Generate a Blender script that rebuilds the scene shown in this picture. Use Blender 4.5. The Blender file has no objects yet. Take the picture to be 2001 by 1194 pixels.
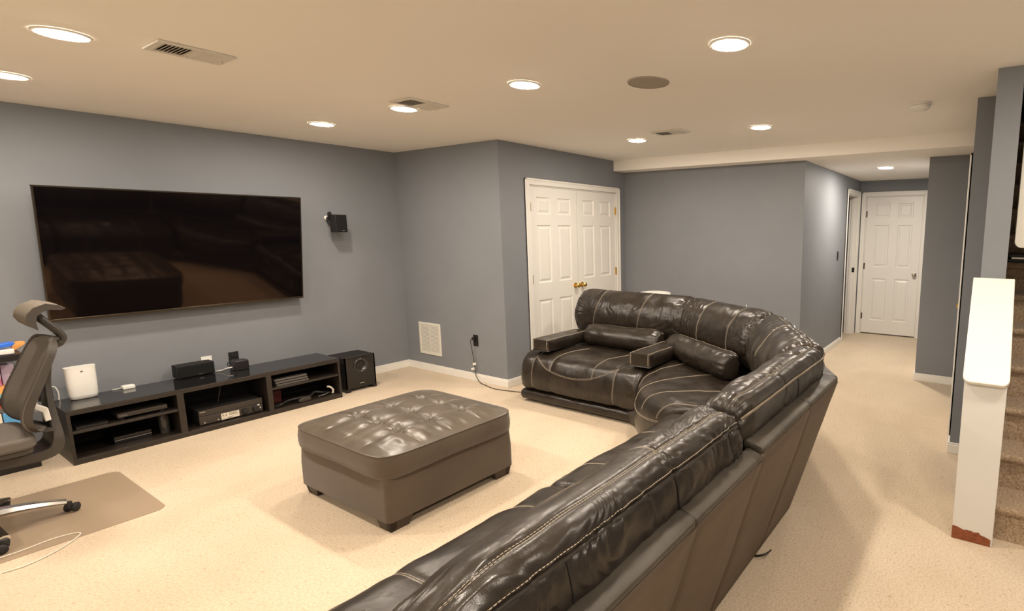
import bpy, bmesh, math, random
import numpy as np
from mathutils import Matrix, Vector

# ------------------------------------------------------------------ camera, world, exposure
SC = bpy.context.scene
COL = SC.collection
cam_data = bpy.data.cameras.new('camera')
cam = bpy.data.objects.new('camera', cam_data)
COL.objects.link(cam)
cam.location = (0, 0, 1.545)
cam.rotation_euler = (math.radians(90 - 8.426), 0, math.radians(-58.697))
cam_data.sensor_fit = 'HORIZONTAL'
cam_data.sensor_width = 36.0
cam_data.lens = 1033.5 / 2001 * 36.0
cam_data.shift_x = -(1301.3 - 1000.5) / 2001
cam_data.shift_y = (603.4 - 597.0) / 2001
cam_data.clip_start = 0.02
cam_data.clip_end = 60
SC.camera = cam

world = bpy.data.worlds.new('world')
SC.world = world
world.use_nodes = True
world.node_tree.nodes['Background'].inputs[0].default_value = (0.9, 0.8, 0.68, 1)
world.node_tree.nodes['Background'].inputs[1].default_value = 0.02
SC.view_settings.view_transform = 'Standard'
SC.view_settings.look = 'None'
SC.view_settings.gamma = 1.0
SC.view_settings.use_curve_mapping = False
SC.view_settings.exposure = 2.3
LAMP = 81.0                    # emission of the ceiling discs
LAMP_COL = (1.0, 0.87, 0.73)
HALL_LAMP = 150.0
HALL_COL = (1.0, 0.89, 0.76)

PI = math.pi
rnd = random.Random(7)

# ------------------------------------------------------------------ materials
MATS = {}
def mat(name, col, rough=0.5, metal=0.0, spec=0.5, coat=0.0, emit=None, alpha=1.0, sheen=0.0):
    m = bpy.data.materials.new(name)
    m.use_nodes = True
    b = m.node_tree.nodes['Principled BSDF']
    b.inputs['Base Color'].default_value = (*col, 1)
    b.inputs['Roughness'].default_value = rough
    b.inputs['Metallic'].default_value = metal
    b.inputs['Specular IOR Level'].default_value = spec
    b.inputs['Coat Weight'].default_value = coat
    b.inputs['Sheen Weight'].default_value = sheen
    b.inputs['Alpha'].default_value = alpha
    if emit:
        b.inputs['Emission Color'].default_value = (*emit[0], 1)
        b.inputs['Emission Strength'].default_value = emit[1]
    MATS[name] = m
    return m

def nodes(m):
    return m.node_tree.nodes, m.node_tree.links, m.node_tree.nodes['Principled BSDF']

def noise_col(m, c1, c2, scale, detail=4, lo=0.35, hi=0.65, coord='Object', stretch=None):
    n, l, b = nodes(m)
    tc = n.new('ShaderNodeTexCoord')
    mp = n.new('ShaderNodeMapping')
    if stretch: mp.inputs['Scale'].default_value = stretch
    l.new(tc.outputs[coord], mp.inputs[0])
    t = n.new('ShaderNodeTexNoise'); t.inputs['Scale'].default_value = scale
    t.inputs['Detail'].default_value = detail
    l.new(mp.outputs[0], t.inputs['Vector'])
    r = n.new('ShaderNodeValToRGB')
    r.color_ramp.elements[0].position = lo; r.color_ramp.elements[0].color = (*c1, 1)
    r.color_ramp.elements[1].position = hi; r.color_ramp.elements[1].color = (*c2, 1)
    l.new(t.outputs[0], r.inputs[0])
    l.new(r.outputs[0], b.inputs['Base Color'])
    return mp, r

def add_bump(m, kind, scale, strength, dist=0.002, detail=4, stretch=None, prev=None):
    n, l, b = nodes(m)
    tc = n.new('ShaderNodeTexCoord'); mp = n.new('ShaderNodeMapping')
    if stretch: mp.inputs['Scale'].default_value = stretch
    l.new(tc.outputs['Object'], mp.inputs[0])
    if kind == 'voronoi':
        t = n.new('ShaderNodeTexVoronoi'); t.feature = 'DISTANCE_TO_EDGE'
        t.inputs['Scale'].default_value = scale; out = t.outputs['Distance']
    else:
        t = n.new('ShaderNodeTexNoise'); t.inputs['Scale'].default_value = scale
        t.inputs['Detail'].default_value = detail; out = t.outputs[0]
    l.new(mp.outputs[0], t.inputs['Vector'])
    bp = n.new('ShaderNodeBump'); bp.inputs['Strength'].default_value = strength
    bp.inputs['Distance'].default_value = dist
    l.new(out, bp.inputs['Height'])
    if prev: l.new(prev.outputs[0], bp.inputs['Normal'])
    l.new(bp.outputs[0], b.inputs['Normal'])
    return bp

m_wall = mat('wall_paint', (0.225, 0.228, 0.235), 0.62, spec=0.35)
noise_col(m_wall, (0.206, 0.219, 0.239), (0.220, 0.233, 0.254), 1.5)
add_bump(m_wall, 'noise', 180, 0.12, 0.001)
m_ceil = mat('ceiling_paint', (0.93, 0.895, 0.835), 0.9, spec=0.2)
add_bump(m_ceil, 'noise', 140, 0.10, 0.001)
m_white = mat('white_trim_paint', (0.82, 0.80, 0.755), 0.38)
m_door = mat('white_door_paint', (0.80, 0.785, 0.745), 0.35)
add_bump(m_door, 'noise', 60, 0.05, 0.001, stretch=(12, 12, 1))
m_cream = mat('cream_gloss_paint', (0.86, 0.84, 0.75), 0.35)
m_postw = mat('post_white_paint', (0.69, 0.68, 0.64), 0.5)
add_bump(m_postw, 'noise', 25, 0.15, 0.001)
m_bare = mat('bare_red_wood', (0.22, 0.06, 0.02), 0.7)
noise_col(m_bare, (0.16, 0.04, 0.015), (0.30, 0.09, 0.03), 40, stretch=(1, 1, 6))

m_carpet = mat('beige_carpet', (0.74, 0.60, 0.44), 0.95, spec=0.1, sheen=0.25)
def carpet_nodes(m, base, dark, fleck, big):
    n, l, b = nodes(m)
    tc = n.new('ShaderNodeTexCoord')
    t1 = n.new('ShaderNodeTexNoise'); t1.inputs['Scale'].default_value = 1.3; t1.inputs['Detail'].default_value = 5
    t2 = n.new('ShaderNodeTexNoise'); t2.inputs['Scale'].default_value = 95; t2.inputs['Detail'].default_value = 3
    t3 = n.new('ShaderNodeTexNoise'); t3.inputs['Scale'].default_value = 38; t3.inputs['Detail'].default_value = 2
    for t in (t1, t2, t3): l.new(tc.outputs['Object'], t.inputs['Vector'])
    r1 = n.new('ShaderNodeValToRGB')
    r1.color_ramp.elements[0].position = 0.32; r1.color_ramp.elements[0].color = (*big, 1)
    r1.color_ramp.elements[1].position = 0.62; r1.color_ramp.elements[1].color = (*base, 1)
    l.new(t1.outputs[0], r1.inputs[0])
    r2 = n.new('ShaderNodeValToRGB')
    r2.color_ramp.elements[0].position = 0.30; r2.color_ramp.elements[0].color = (*dark, 1)
    r2.color_ramp.elements[1].position = 0.60; r2.color_ramp.elements[1].color = (1, 1, 1, 1)
    l.new(t2.outputs[0], r2.inputs[0])
    mx = n.new('ShaderNodeMix'); mx.data_type = 'RGBA'; mx.blend_type = 'MULTIPLY'; mx.inputs[0].default_value = 1
    l.new(r1.outputs[0], mx.inputs[6]); l.new(r2.outputs[0], mx.inputs[7])
    r3 = n.new('ShaderNodeValToRGB')
    r3.color_ramp.elements[0].position = 0.27; r3.color_ramp.elements[0].color = (*fleck, 1)
    r3.color_ramp.elements[1].position = 0.36; r3.color_ramp.elements[1].color = (1, 1, 1, 1)
    l.new(t3.outputs[0], r3.inputs[0])
    mx2 = n.new('ShaderNodeMix'); mx2.data_type = 'RGBA'; mx2.blend_type = 'MULTIPLY'; mx2.inputs[0].default_value = 1
    l.new(mx.outputs[2], mx2.inputs[6]); l.new(r3.outputs[0], mx2.inputs[7])
    l.new(mx2.outputs[2], b.inputs['Base Color'])
    bp = n.new('ShaderNodeBump'); bp.inputs['Strength'].default_value = 0.55; bp.inputs['Distance'].default_value = 0.006
    l.new(t2.outputs[0], bp.inputs['Height']); l.new(bp.outputs[0], b.inputs['Normal'])
carpet_nodes(m_carpet, (0.665, 0.55, 0.415), (0.80, 0.77, 0.71), (0.80, 0.74, 0.66), (0.58, 0.47, 0.34))
m_stair = mat('brown_stair_carpet', (0.36, 0.26, 0.17), 0.95, spec=0.1, sheen=0.2)
carpet_nodes(m_stair, (0.47, 0.36, 0.25), (0.55, 0.5, 0.45), (0.7, 0.6, 0.5), (0.40, 0.30, 0.20))

def leather(name, c1, c2, r_lo, r_hi, bump=0.35, vs=260, coat=0.15, spec=0.5):
    m = mat(name, c1, 0.35, spec=spec, coat=coat)
    m.node_tree.nodes['Principled BSDF'].inputs['Coat Roughness'].default_value = 0.28
    noise_col(m, c1, c2, 6, 4)
    n, l, b = nodes(m)
    tc = n.new('ShaderNodeTexCoord')
    t = n.new('ShaderNodeTexNoise'); t.inputs['Scale'].default_value = 9; t.inputs['Detail'].default_value = 3
    l.new(tc.outputs['Object'], t.inputs['Vector'])
    mr = n.new('ShaderNodeMapRange'); mr.inputs[3].default_value = r_lo; mr.inputs[4].default_value = r_hi
    mr.inputs[1].default_value = 0.3; mr.inputs[2].default_value = 0.7
    l.new(t.outputs[0], mr.inputs[0]); l.new(mr.outputs[0], b.inputs['Roughness'])
    p = add_bump(m, 'voronoi', vs, bump * 0.5, 0.0012)
    p = add_bump(m, 'noise', 34, bump * 0.55, 0.006, 3, prev=p)
    add_bump(m, 'noise', 11, bump * 0.6, 0.012, 2, prev=p)
    return m
m_lea = leather('espresso_leather', (0.0165, 0.012, 0.0085), (0.028, 0.021, 0.015), 0.25, 0.41, coat=0.05, spec=0.45)
m_lea_rail = leather('espresso_rail_leather', (0.042, 0.035, 0.027), (0.064, 0.054, 0.042), 0.42, 0.55, 0.3, coat=0.0, spec=0.4)
m_lea_back = mat('brown_vinyl_back', (0.085, 0.058, 0.037), 0.55, spec=0.35)
noise_col(m_lea_back, (0.078, 0.053, 0.033), (0.096, 0.066, 0.043), 3)
add_bump(m_lea_back, 'noise', 5, 0.25, 0.02, 2)
m_pipe = mat('tan_welt', (0.16, 0.125, 0.085), 0.45)
m_thread = mat('tan_thread', (0.38, 0.325, 0.25), 0.7)
m_thread2 = mat('grey_thread', (0.19, 0.155, 0.115), 0.7)
m_seamd = mat('dark_seam', (0.008, 0.006, 0.005), 0.8)
m_ott_top = leather('taupe_leather', (0.082, 0.065, 0.048), (0.112, 0.091, 0.069), 0.29, 0.40, 0.22, 300, 0.12)
m_ott_side = mat('taupe_microfibre', (0.082, 0.059, 0.039), 0.72, spec=0.3, sheen=0.25)
noise_col(m_ott_side, (0.074, 0.053, 0.035), (0.090, 0.065, 0.043), 4)
add_bump(m_ott_side, 'noise', 220, 0.1, 0.001)
m_ott_leg = mat('dark_brown_wood', (0.040, 0.026, 0.017), 0.45)
noise_col(m_ott_leg, (0.034, 0.022, 0.014), (0.052, 0.034, 0.022), 20, stretch=(1, 1, 0.2))

m_blk_top = mat('black_glass_top', (0.010, 0.010, 0.011), 0.08, spec=0.6)
m_blkbrown = mat('blackbrown_veneer', (0.030, 0.022, 0.017), 0.42)
noise_col(m_blkbrown, (0.019, 0.014, 0.0105), (0.028, 0.021, 0.016), 9, stretch=(1, 8, 8))
m_blk = mat('black_plastic', (0.012, 0.011, 0.011), 0.4)
m_blk_m = mat('black_matte', (0.016, 0.015, 0.015), 0.75, spec=0.3)
m_blk_gl = mat('black_gloss', (0.010, 0.009, 0.009), 0.12)
m_port = mat('satin_black_port', (0.022, 0.021, 0.020), 0.22, spec=0.7)
m_grille = mat('black_speaker_cloth', (0.012, 0.012, 0.012), 0.9, spec=0.15)
add_bump(m_grille, 'noise', 900, 0.3, 0.001)
m_silver = mat('silver_metal', (0.55, 0.53, 0.50), 0.28, 1.0)
m_alu = mat('polished_aluminium', (0.72, 0.71, 0.68), 0.18, 1.0)
m_brass = mat('polished_brass', (0.80, 0.52, 0.14), 0.18, 1.0)
m_nickel = mat('satin_nickel', (0.52, 0.47, 0.40), 0.30, 1.0)
m_dkgold = mat('dark_bronze', (0.085, 0.070, 0.052), 0.35, 1.0)
m_screen = mat('dark_tv_screen', (0.003, 0.0025, 0.003), 0.045, spec=0.45)
m_screen.node_tree.nodes['Principled BSDF'].inputs['Specular Tint'].default_value = (1.0, 0.66, 0.46, 1)
m_wplast = mat('white_plastic', (0.80, 0.79, 0.75), 0.35)
m_wvent = mat('white_enamel', (0.72, 0.69, 0.62), 0.45)
m_ventdark = mat('vent_shadow', (0.018, 0.013, 0.010), 0.8)
m_spkgrey = mat('grey_speaker_grille', (0.36, 0.32, 0.27), 0.8)
m_lampw = mat('lamp_trim_white', (0.85, 0.83, 0.78), 0.5)
m_lamp = mat('lamp_diffuser', (1, 1, 1), 0.5, emit=(LAMP_COL, LAMP))
m_lamp_h = mat('hall_lamp_diffuser', (1, 1, 1), 0.5, emit=(HALL_COL, HALL_LAMP))
m_label = mat('paper_label', (0.72, 0.66, 0.55), 0.6)
m_ink = mat('black_ink', (0.02, 0.02, 0.02), 0.6)
m_chair = mat('grey_chair_mesh', (0.125, 0.110, 0.094), 0.8, spec=0.25)
add_bump(m_chair, 'voronoi', 260, 0.35, 0.002)
m_chairfr = mat('dark_grey_chair_plastic', (0.050, 0.042, 0.034), 0.5)
m_chairpad = mat('taupe_headrest_pad', (0.15, 0.125, 0.095), 0.75)
m_rubber = mat('black_rubber', (0.014, 0.013, 0.013), 0.6)
m_matt = mat('chair_mat_plastic', (0.48, 0.37, 0.26), 0.30, spec=0.4, alpha=0.55)
m_cord = mat('clear_white_cord', (0.72, 0.67, 0.58), 0.35)
m_dcord = mat('dark_brown_cord', (0.06, 0.045, 0.03), 0.5)
m_blue = mat('blue_plastic', (0.03, 0.16, 0.75), 0.4)
m_orange = mat('orange_card', (0.80, 0.36, 0.10), 0.6)
m_peach = mat('peach_card', (0.72, 0.50, 0.30), 0.6)
m_pink = mat('magenta_print', (0.55, 0.08, 0.28), 0.5)
m_lilac = mat('lilac_print', (0.50, 0.42, 0.55), 0.5)
m_teal = mat('teal_print', (0.18, 0.42, 0.42), 0.5)
m_sky = mat('sky_blue_card', (0.12, 0.36, 0.62), 0.5)
noise_col(m_sky, (0.10, 0.33, 0.62), (0.62, 0.20, 0.36), 7, 1, 0.5, 0.62)
noise_col(m_pink, (0.45, 0.05, 0.22), (0.62, 0.45, 0.50), 14, 2, 0.45, 0.6)
m_red = mat('red_card', (0.45, 0.06, 0.04), 0.6)
m_dkred = mat('dark_red_case', (0.13, 0.016, 0.016), 0.5)
m_paper = mat('cream_paper', (0.74, 0.68, 0.56), 0.7)
m_greyd = mat('grey_game_case', (0.115, 0.105, 0.095), 0.5)
m_brownbox = mat('brown_grey_device', (0.038, 0.030, 0.024), 0.45)
m_smoke = mat('smoked_glass_jar', (0.05, 0.045, 0.04), 0.12, spec=0.6)
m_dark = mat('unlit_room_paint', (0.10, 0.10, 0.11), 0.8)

# ------------------------------------------------------------------ mesh helpers
class MB:
    """collects boxes, tubes, lathes and grids that become ONE mesh object"""
    def __init__(self): self.v = []; self.f = []; self.mi = []
    def add(self, V, F, mi=0):
        o = len(self.v)
        self.v.extend([tuple(map(float, p)) for p in V])
        self.f.extend([tuple(int(i) + o for i in f) for f in F])
        self.mi.extend([mi] * len(F))
        return self
    def box(self, x0, x1, y0, y1, z0, z1, mi=0):
        V = [(x0,y0,z0),(x1,y0,z0),(x1,y1,z0),(x0,y1,z0),(x0,y0,z1),(x1,y0,z1),(x1,y1,z1),(x0,y1,z1)]
        F = [(0,3,2,1),(4,5,6,7),(0,1,5,4),(1,2,6,5),(2,3,7,6),(3,0,4,7)]
        return self.add(V, F, mi)
    def hexa(self, V, mi=0):
        return self.add(V, [(0,3,2,1),(4,5,6,7),(0,1,5,4),(1,2,6,5),(2,3,7,6),(3,0,4,7)], mi)
    def prism(self, poly, axis, a, b, mi=0):
        """polygon (2-D) extruded along axis 'x','y' or 'z' from a to b"""
        n = len(poly)
        def P(p, t):
            return {'x': (t, p[0], p[1]), 'y': (p[0], t, p[1]), 'z': (p[0], p[1], t)}[axis]
        V = [P(p, a) for p in poly] + [P(p, b) for p in poly]
        F = [tuple(range(n)), tuple(range(2*n-1, n-1, -1))]
        F += [(i, (i+1) % n, n + (i+1) % n, n + i) for i in range(n)]
        return self.add(V, F, mi)
    def tube(self, pts, r, n=8, mi=0, cap=True):
        pts = [np.array(p, float) for p in pts]
        rs = r if hasattr(r, '__len__') else [r] * len(pts)
        V = []; F = []
        up = None
        for i, p in enumerate(pts):
            t = pts[min(i+1, len(pts)-1)] - pts[max(i-1, 0)]
            t = t / (np.linalg.norm(t) + 1e-12)
            if up is None:
                a = np.array([0, 0, 1.0]) if abs(t[2]) < 0.9 else np.array([1.0, 0, 0])
                up = a - t * (a @ t)
            else:
                up = up - t * (up @ t)
            up = up / (np.linalg.norm(up) + 1e-12)
            sd = np.cross(t, up)
            for k in range(n):
                a = 2*PI*k/n
                V.append(p + rs[i]*(math.cos(a)*up + math.sin(a)*sd))
        for i in range(len(pts)-1):
            for k in range(n):
                F.append((i*n+k, i*n+(k+1) % n, (i+1)*n+(k+1) % n, (i+1)*n+k))
        if cap:
            F.append(tuple(range(n-1, -1, -1)))
            F.append(tuple(range((len(pts)-1)*n, len(pts)*n)))
        return self.add(V, F, mi)
    def lathe(self, prof, c, axis='z', n=32, mi=0, cap=True):
        """prof: (radius, height along axis)"""
        V = []; F = []
        for r, hgt in prof:
            for k in range(n):
                a = 2*PI*k/n; u, w = r*math.cos(a), r*math.sin(a)
                V.append({'z': (c[0]+u, c[1]+w, c[2]+hgt), 'y': (c[0]+u, c[1]+hgt, c[2]+w), 'x': (c[0]+hgt, c[1]+u, c[2]+w)}[axis])
        for i in range(len(prof)-1):
            for k in range(n):
                F.append((i*n+k, i*n+(k+1) % n, (i+1)*n+(k+1) % n, (i+1)*n+k))
        if cap:
            F.append(tuple(range(n-1, -1, -1)))
            F.append(tuple(range((len(prof)-1)*n, len(prof)*n)))
        return self.add(V, F, mi)

OFF = {}
def link_mesh(name, V, F, mats, parent=None, smooth=True, angle=35, bevel=0, seg=2, mi=None):
    off = OFF.get(parent.name, (0, 0, 0)) if parent else (0, 0, 0)
    me = bpy.data.meshes.new(name)
    V = np.asarray(V, float) - np.array(off)
    me.from_pydata(V.tolist(), [], [tuple(f) for f in F])
    if not isinstance(mats, (list, tuple)): mats = [mats]
    for m in mats: me.materials.append(m)
    if mi is not None and len(mats) > 1:
        me.polygons.foreach_set('material_index', mi)
    bm = bmesh.new(); bm.from_mesh(me)
    bmesh.ops.recalc_face_normals(bm, faces=bm.faces)
    bm.to_mesh(me); bm.free()
    if smooth:
        me.shade_smooth()
        me.set_sharp_from_angle(angle=math.radians(angle))
    o = bpy.data.objects.new(name, me)
    COL.objects.link(o)
    if parent:
        o.parent = parent
        OFF[o.name] = off
    if bevel:
        b = o.modifiers.new('bevel', 'BEVEL'); b.width = bevel; b.segments = seg
        b.limit_method = 'ANGLE'; b.angle_limit = math.radians(40)
        b.harden_normals = False
    return o

def part(name, mb, mats, parent=None, **k):
    return link_mesh(name, mb.v, mb.f, mats, parent, mi=mb.mi, **k)

def tag(o, label=None, cat=None, group=None, kind=None):
    if label: o['label'] = label
    if cat: o['category'] = cat
    if group: o['group'] = group
    if kind: o['kind'] = kind
    return o

def thing(name, label, cat, loc=(0, 0, 0), group=None):
    o = bpy.data.objects.new(name, None); COL.objects.link(o)
    o.location = loc; o.empty_display_size = 0.05
    OFF[o.name] = tuple(loc)
    return tag(o, label, cat, group)

def struct(name, mb, mats, parent=None, **k):
    o = part(name, mb, mats, parent, **k)
    if parent is None: o['kind'] = 'structure'
    return o

def copy_tree(o, loc, label=None, parent=None):
    c = o.copy(); COL.objects.link(c)
    if parent is None:
        c.location = loc
        if label: c['label'] = label
    else:
        c.parent = parent
    for ch in list(o.children): copy_tree(ch, None, None, c)
    return c

def smoothpath(pts, n=8):
    pts = [np.array(p, float) for p in pts]
    P = [2*pts[0]-pts[1]] + pts + [2*pts[-1]-pts[-2]]
    out = []
    for i in range(1, len(P)-2):
        for k in range(n):
            t = k/n
            out.append(0.5*((2*P[i]) + (-P[i-1]+P[i+1])*t + (2*P[i-1]-5*P[i]+4*P[i+1]-P[i+2])*t*t + (-P[i-1]+3*P[i]-3*P[i+1]+P[i+2])*t**3))
    out.append(pts[-1])
    return out

# ------------------------------------------------------------------ value noise (numpy)
def vn(x, y, seed=0):
    x = np.asarray(x, float) + 137.1*seed; y = np.asarray(y, float) + 71.7*seed
    xi = np.floor(x); yi = np.floor(y); fx = x-xi; fy = y-yi
    fx = fx*fx*fx*(fx*(fx*6-15)+10); fy = fy*fy*fy*(fy*(fy*6-15)+10)
    def hsh(a, b):
        s = np.sin(a*127.1 + b*311.7 + seed*17.3)*43758.5453
        return s - np.floor(s)
    return ((hsh(xi, yi)*(1-fx)+hsh(xi+1, yi)*fx)*(1-fy) + (hsh(xi, yi+1)*(1-fx)+hsh(xi+1, yi+1)*fx)*fy)*2-1

# ------------------------------------------------------------------ setting: the room
ZC, ZH = 2.381, 2.258          # ceiling, hall ceiling
YL, X2, YD, XB = 5.60, 3.53, 3.98, 5.54
XS = 5.32                      # soffit face
YH = 1.685                     # hall left wall
XE = 8.295                     # hall end wall
T = 0.10
XR, YR = -2.2, -1.25           # rear wall, stair-side wall

struct('floor', MB().box(XR-T, XE+T, YR-T, YL+T, -0.06, 0), m_carpet, smooth=False)
mb = MB()
mb.box(XR-T, 3.40, YR-T, YL+T, ZC, ZC+0.1)
mb.box(3.40, XS+0.05, -0.085, YL+T, ZC, ZC+0.1)
struct('ceiling', mb, m_ceil, smooth=False)
mb = MB()
mb.box(XS, XE+0.1, 0.135, YD+0.02, ZH, ZC+0.12)
struct('ceiling_hall', mb, m_ceil, smooth=False)

mb = MB(); mb.box(XR-T, X2+T, YL, YL+T, 0, ZC); struct('wall_left', mb, m_wall, smooth=False)
mb = MB(); mb.box(X2, X2+T, YD, YL, 0, ZC); struct('wall_bump', mb, m_wall, smooth=False)
DL, DR, DT = 3.905, 5.355, 2.0     # double-door opening
mb = MB(); mb.box(X2+T, DL, YD, YD+T, 0, ZC); mb.box(DR, XB+T, YD, YD+T, 0, ZC); mb.box(DL, DR, YD, YD+T, DT, ZC)
struct('wall_closet', mb, m_wall, smooth=False)
mb = MB(); mb.box(XB, XB+T, YH-0.001, YD, 0, ZH); struct('wall_back', mb, m_wall, smooth=False)
HL, HR, HT = 7.50, 8.17, 2.04      # doorway in hall's left wall
mb = MB(); mb.box(XB+T, HL, YH, YH+0.115, 0, ZH); mb.box(HR, XE, YH, YH+0.115, 0, ZH); mb.box(HL, HR, YH, YH+0.115, HT, ZH)
struct('wall_hall_left', mb, m_wall, smooth=False)
EL, ER, ET = 1.595, 0.825, 2.035   # hall end door opening
mb = MB(); mb.box(XE, XE+T, EL, YH+1.5, 0, ZH); mb.box(XE, XE+T, 0.1, ER, 0, ZH); mb.box(XE, XE+T, ER, EL, ET, ZH)
struct('wall_hall_end', mb, m_wall, smooth=False)
mb = MB(); mb.box(5.92, XE, 0.135, 0.566, 0, ZH); struct('wall_hall_right', mb, m_wall, smooth=False)
CL, CR, CT = 4.255, 5.03, 2.0      # closet door under the stairs
mb = MB()
mb.box(4.05, CL, 0.035, 0.135, 0, ZC); mb.box(CR, 5.92, 0.035, 0.135, 0, ZC); mb.box(CL, CR, 0.035, 0.135, CT, ZC)
struct('wall_understair', mb, m_wall, smooth=False)
mb = MB(); mb.box(3.388, 7.2, -0.087, 0.030, 0, ZC); mb.box(3.388, 7.2, -0.087, 0.030, ZC, 3.9); struct('wall_stair', mb, m_wall, smooth=False)
mb = MB(); mb.box(XR-T, 7.2, YR-T, YR, 0, 3.9); struct('wall_right', mb, m_wall, smooth=False)
mb = MB(); mb.box(XR-T, XR, YR, YL, 0, ZC); struct('wall_rear', mb, m_white, smooth=False)
mb = MB(); mb.box(7.2, 7.3, YR-T, 0.03, 0, 3.9); struct('wall_stairwell', mb, m_wall, smooth=False)
mb = MB(); mb.box(3.3, 7.3, YR-T, 0.03, 3.9, 4.0); mb.box(3.30, 3.40, YR, -0.087, ZC+0.1, 3.9); struct('ceiling_stairwell', mb, m_ceil, smooth=False)
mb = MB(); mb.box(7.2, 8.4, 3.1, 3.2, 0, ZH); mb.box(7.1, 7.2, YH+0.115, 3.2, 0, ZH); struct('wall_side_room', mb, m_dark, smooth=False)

# baseboards
def baseboard(name, x0, x1, y0, y1):
    mb = MB()
    mb.box(x0, x1, y0, y1, 0, 0.066)
    cx0, cx1, cy0, cy1 = x0, x1, y0, y1
    if abs(x1-x0) > abs(y1-y0): 
        d = (y1-y0)*0.35; cy0, cy1 = (y0+d, y1-0) , y1
        cy0 = y0 + d; cy1 = y1 - d*0.0
    else:
        d = (x1-x0)*0.35; cx0 = x0 + d
    mb.box(cx0, cx1, cy0, cy1, 0.066, 0.082)
    return struct(name, mb, m_white, bevel=0.003)
B = 0.013
baseboard('baseboard_left', XR, X2, YL-B, YL)
baseboard('baseboard_bump', X2-B, X2, YD-B, YL-B)
baseboard('baseboard_closet', X2, DL-0.06, YD-B, YD)
baseboard('baseboard_back', XB-B, XB, YH, YD)
mb = MB(); mb.box(XB-B, HL-0.062, YH-B, YH, 0, 0.066); mb.box(XB-B, HL-0.062, YH-B*0.6, YH, 0.066, 0.082)
struct('baseboard_hall_left', mb, m_white, bevel=0.003)
mb = MB(); mb.box(HR+0.062, XE, YH-B, YH, 0, 0.082); struct('baseboard_hall_far', mb, m_white, bevel=0.003)
mb = MB(); mb.box(5.92-B, 5.92, 0.16, 0.566+B, 0, 0.066); mb.box(5.92-B*0.6, 5.92, 0.16, 0.566+B, 0.066, 0.08)
mb.box(5.92, XE, 0.566, 0.566+B, 0, 0.08)
struct('baseboard_hall_right', mb, m_white, bevel=0.003)
mb = MB(); mb.box(4.05-B, 4.05, 0.032, 0.135+B, 0, 0.066); mb.box(4.05-B*0.6, 4.05, 0.032, 0.135+B, 0.066, 0.08); mb.box(4.05, 4.19, 0.135, 0.135+B, 0, 0.08)
struct('baseboard_understair', mb, m_white, bevel=0.003)

# ------------------------------------------------------------------ doors
def casing(name, axis, a0, a1, top, plane, sgn, w=0.062, t=0.016):
    """door casing round an opening; axis = direction of the wall ('x' or 'y'), sgn = side it stands proud of"""
    mb = MB()
    def bx(p, q, z0, z1, th):
        lo, hi = sorted((plane, plane + sgn*th))
        if axis == 'x': mb.box(p, q, lo, hi, z0, z1)
        else: mb.box(lo, hi, p, q, z0, z1)
    bx(a0-w, a0, 0, top+w, t); bx(a1, a1+w, 0, top+w, t); bx(a0, a1, top, top+w, t)
    bx(a0-w, a0-w+0.018, 0, top+w, t+0.006); bx(a1+w-0.018, a1+w, 0, top+w, t+0.006); bx(a0-w, a1+w, top+w-0.018, top+w, t+0.006)
    bx(a0, a0+0.012, 0, top, -0.09); bx(a1-0.012, a1, 0, top, -0.09); bx(a0, a1, top-0.012, top, -0.09)
    return struct(name, mb, m_white, bevel=0.003)

def six_panel(name, axis, a0, a1, z0, z1, face, sgn, cols, rows, th=0.035):
    """six-panel door leaf: stiles and rails round recessed, raised-field panels. face = plane of the visible face"""
    mb = MB()
    def bx(p, q, za, zb, d0, d1, m=mb):
        lo, hi = sorted((face + sgn*d0, face + sgn*d1))
        if axis == 'x': m.box(p, q, lo, hi, za, zb)
        else: m.box(lo, hi, p, q, za, zb)
    bx(a0, a1, z0, z1, -th, -0.012)
    xs = [a0] + [v for c in cols for v in c] + [a1]
    for i in range(0, len(xs), 2): bx(xs[i], xs[i+1], z0, z1, -0.012, 0)
    zs = [z0] + [v for r in rows for v in r] + [z1]
    for c in cols:
        for i in range(0, len(zs), 2): bx(c[0], c[1], zs[i], zs[i+1], -0.012, 0)
    root = struct(name, mb, m_door, smooth=False)
    for c in cols:
        for r in rows:
            pm = MB()
            def P(p, z, d):
                return (p, face + sgn*d, z) if axis == 'x' else (face + sgn*d, p, z)
            rings = [(0.0, -0.0005), (0.010, -0.010), (0.022, -0.010), (0.040, -0.002)]
            V = []
            for ins, d in rings:
                V += [P(c[0]+ins, r[0]+ins, d), P(c[1]-ins, r[0]+ins, d), P(c[1]-ins, r[1]-ins, d), P(c[0]+ins, r[1]-ins, d)]
            F = []
            for k in range(len(rings)-1):
                for j in range(4): F.append((4*k+j, 4*k+(j+1) % 4, 4*k+4+(j+1) % 4, 4*k+4+j))
            F.append((12, 13, 14, 15))
            pm.add(V, F)
            part('panel', pm, m_door, root, smooth=False)
    return root

def hinge(parent, axis, a, z, face, sgn, m, w=0.022, hgt=0.09):
    mb = MB()
    if axis == 'x':
        mb.box(a-w/2, a+w/2, min(face, face+sgn*0.004), max(face, face+sgn*0.004), z-hgt/2, z+hgt/2)
        mb.lathe([(0.006, 0), (0.006, hgt)], (a, face+sgn*0.008, z-hgt/2), 'z', 10)
    else:
        mb.box(min(face, face+sgn*0.004), max(face, face+sgn*0.004), a-w/2, a+w/2, z-hgt/2, z+hgt/2)
        mb.lathe([(0.006, 0), (0.006, hgt)], (face+sgn*0.008, a, z-hgt/2), 'z', 10)
    return part('hinge', mb, m, parent)

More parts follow.
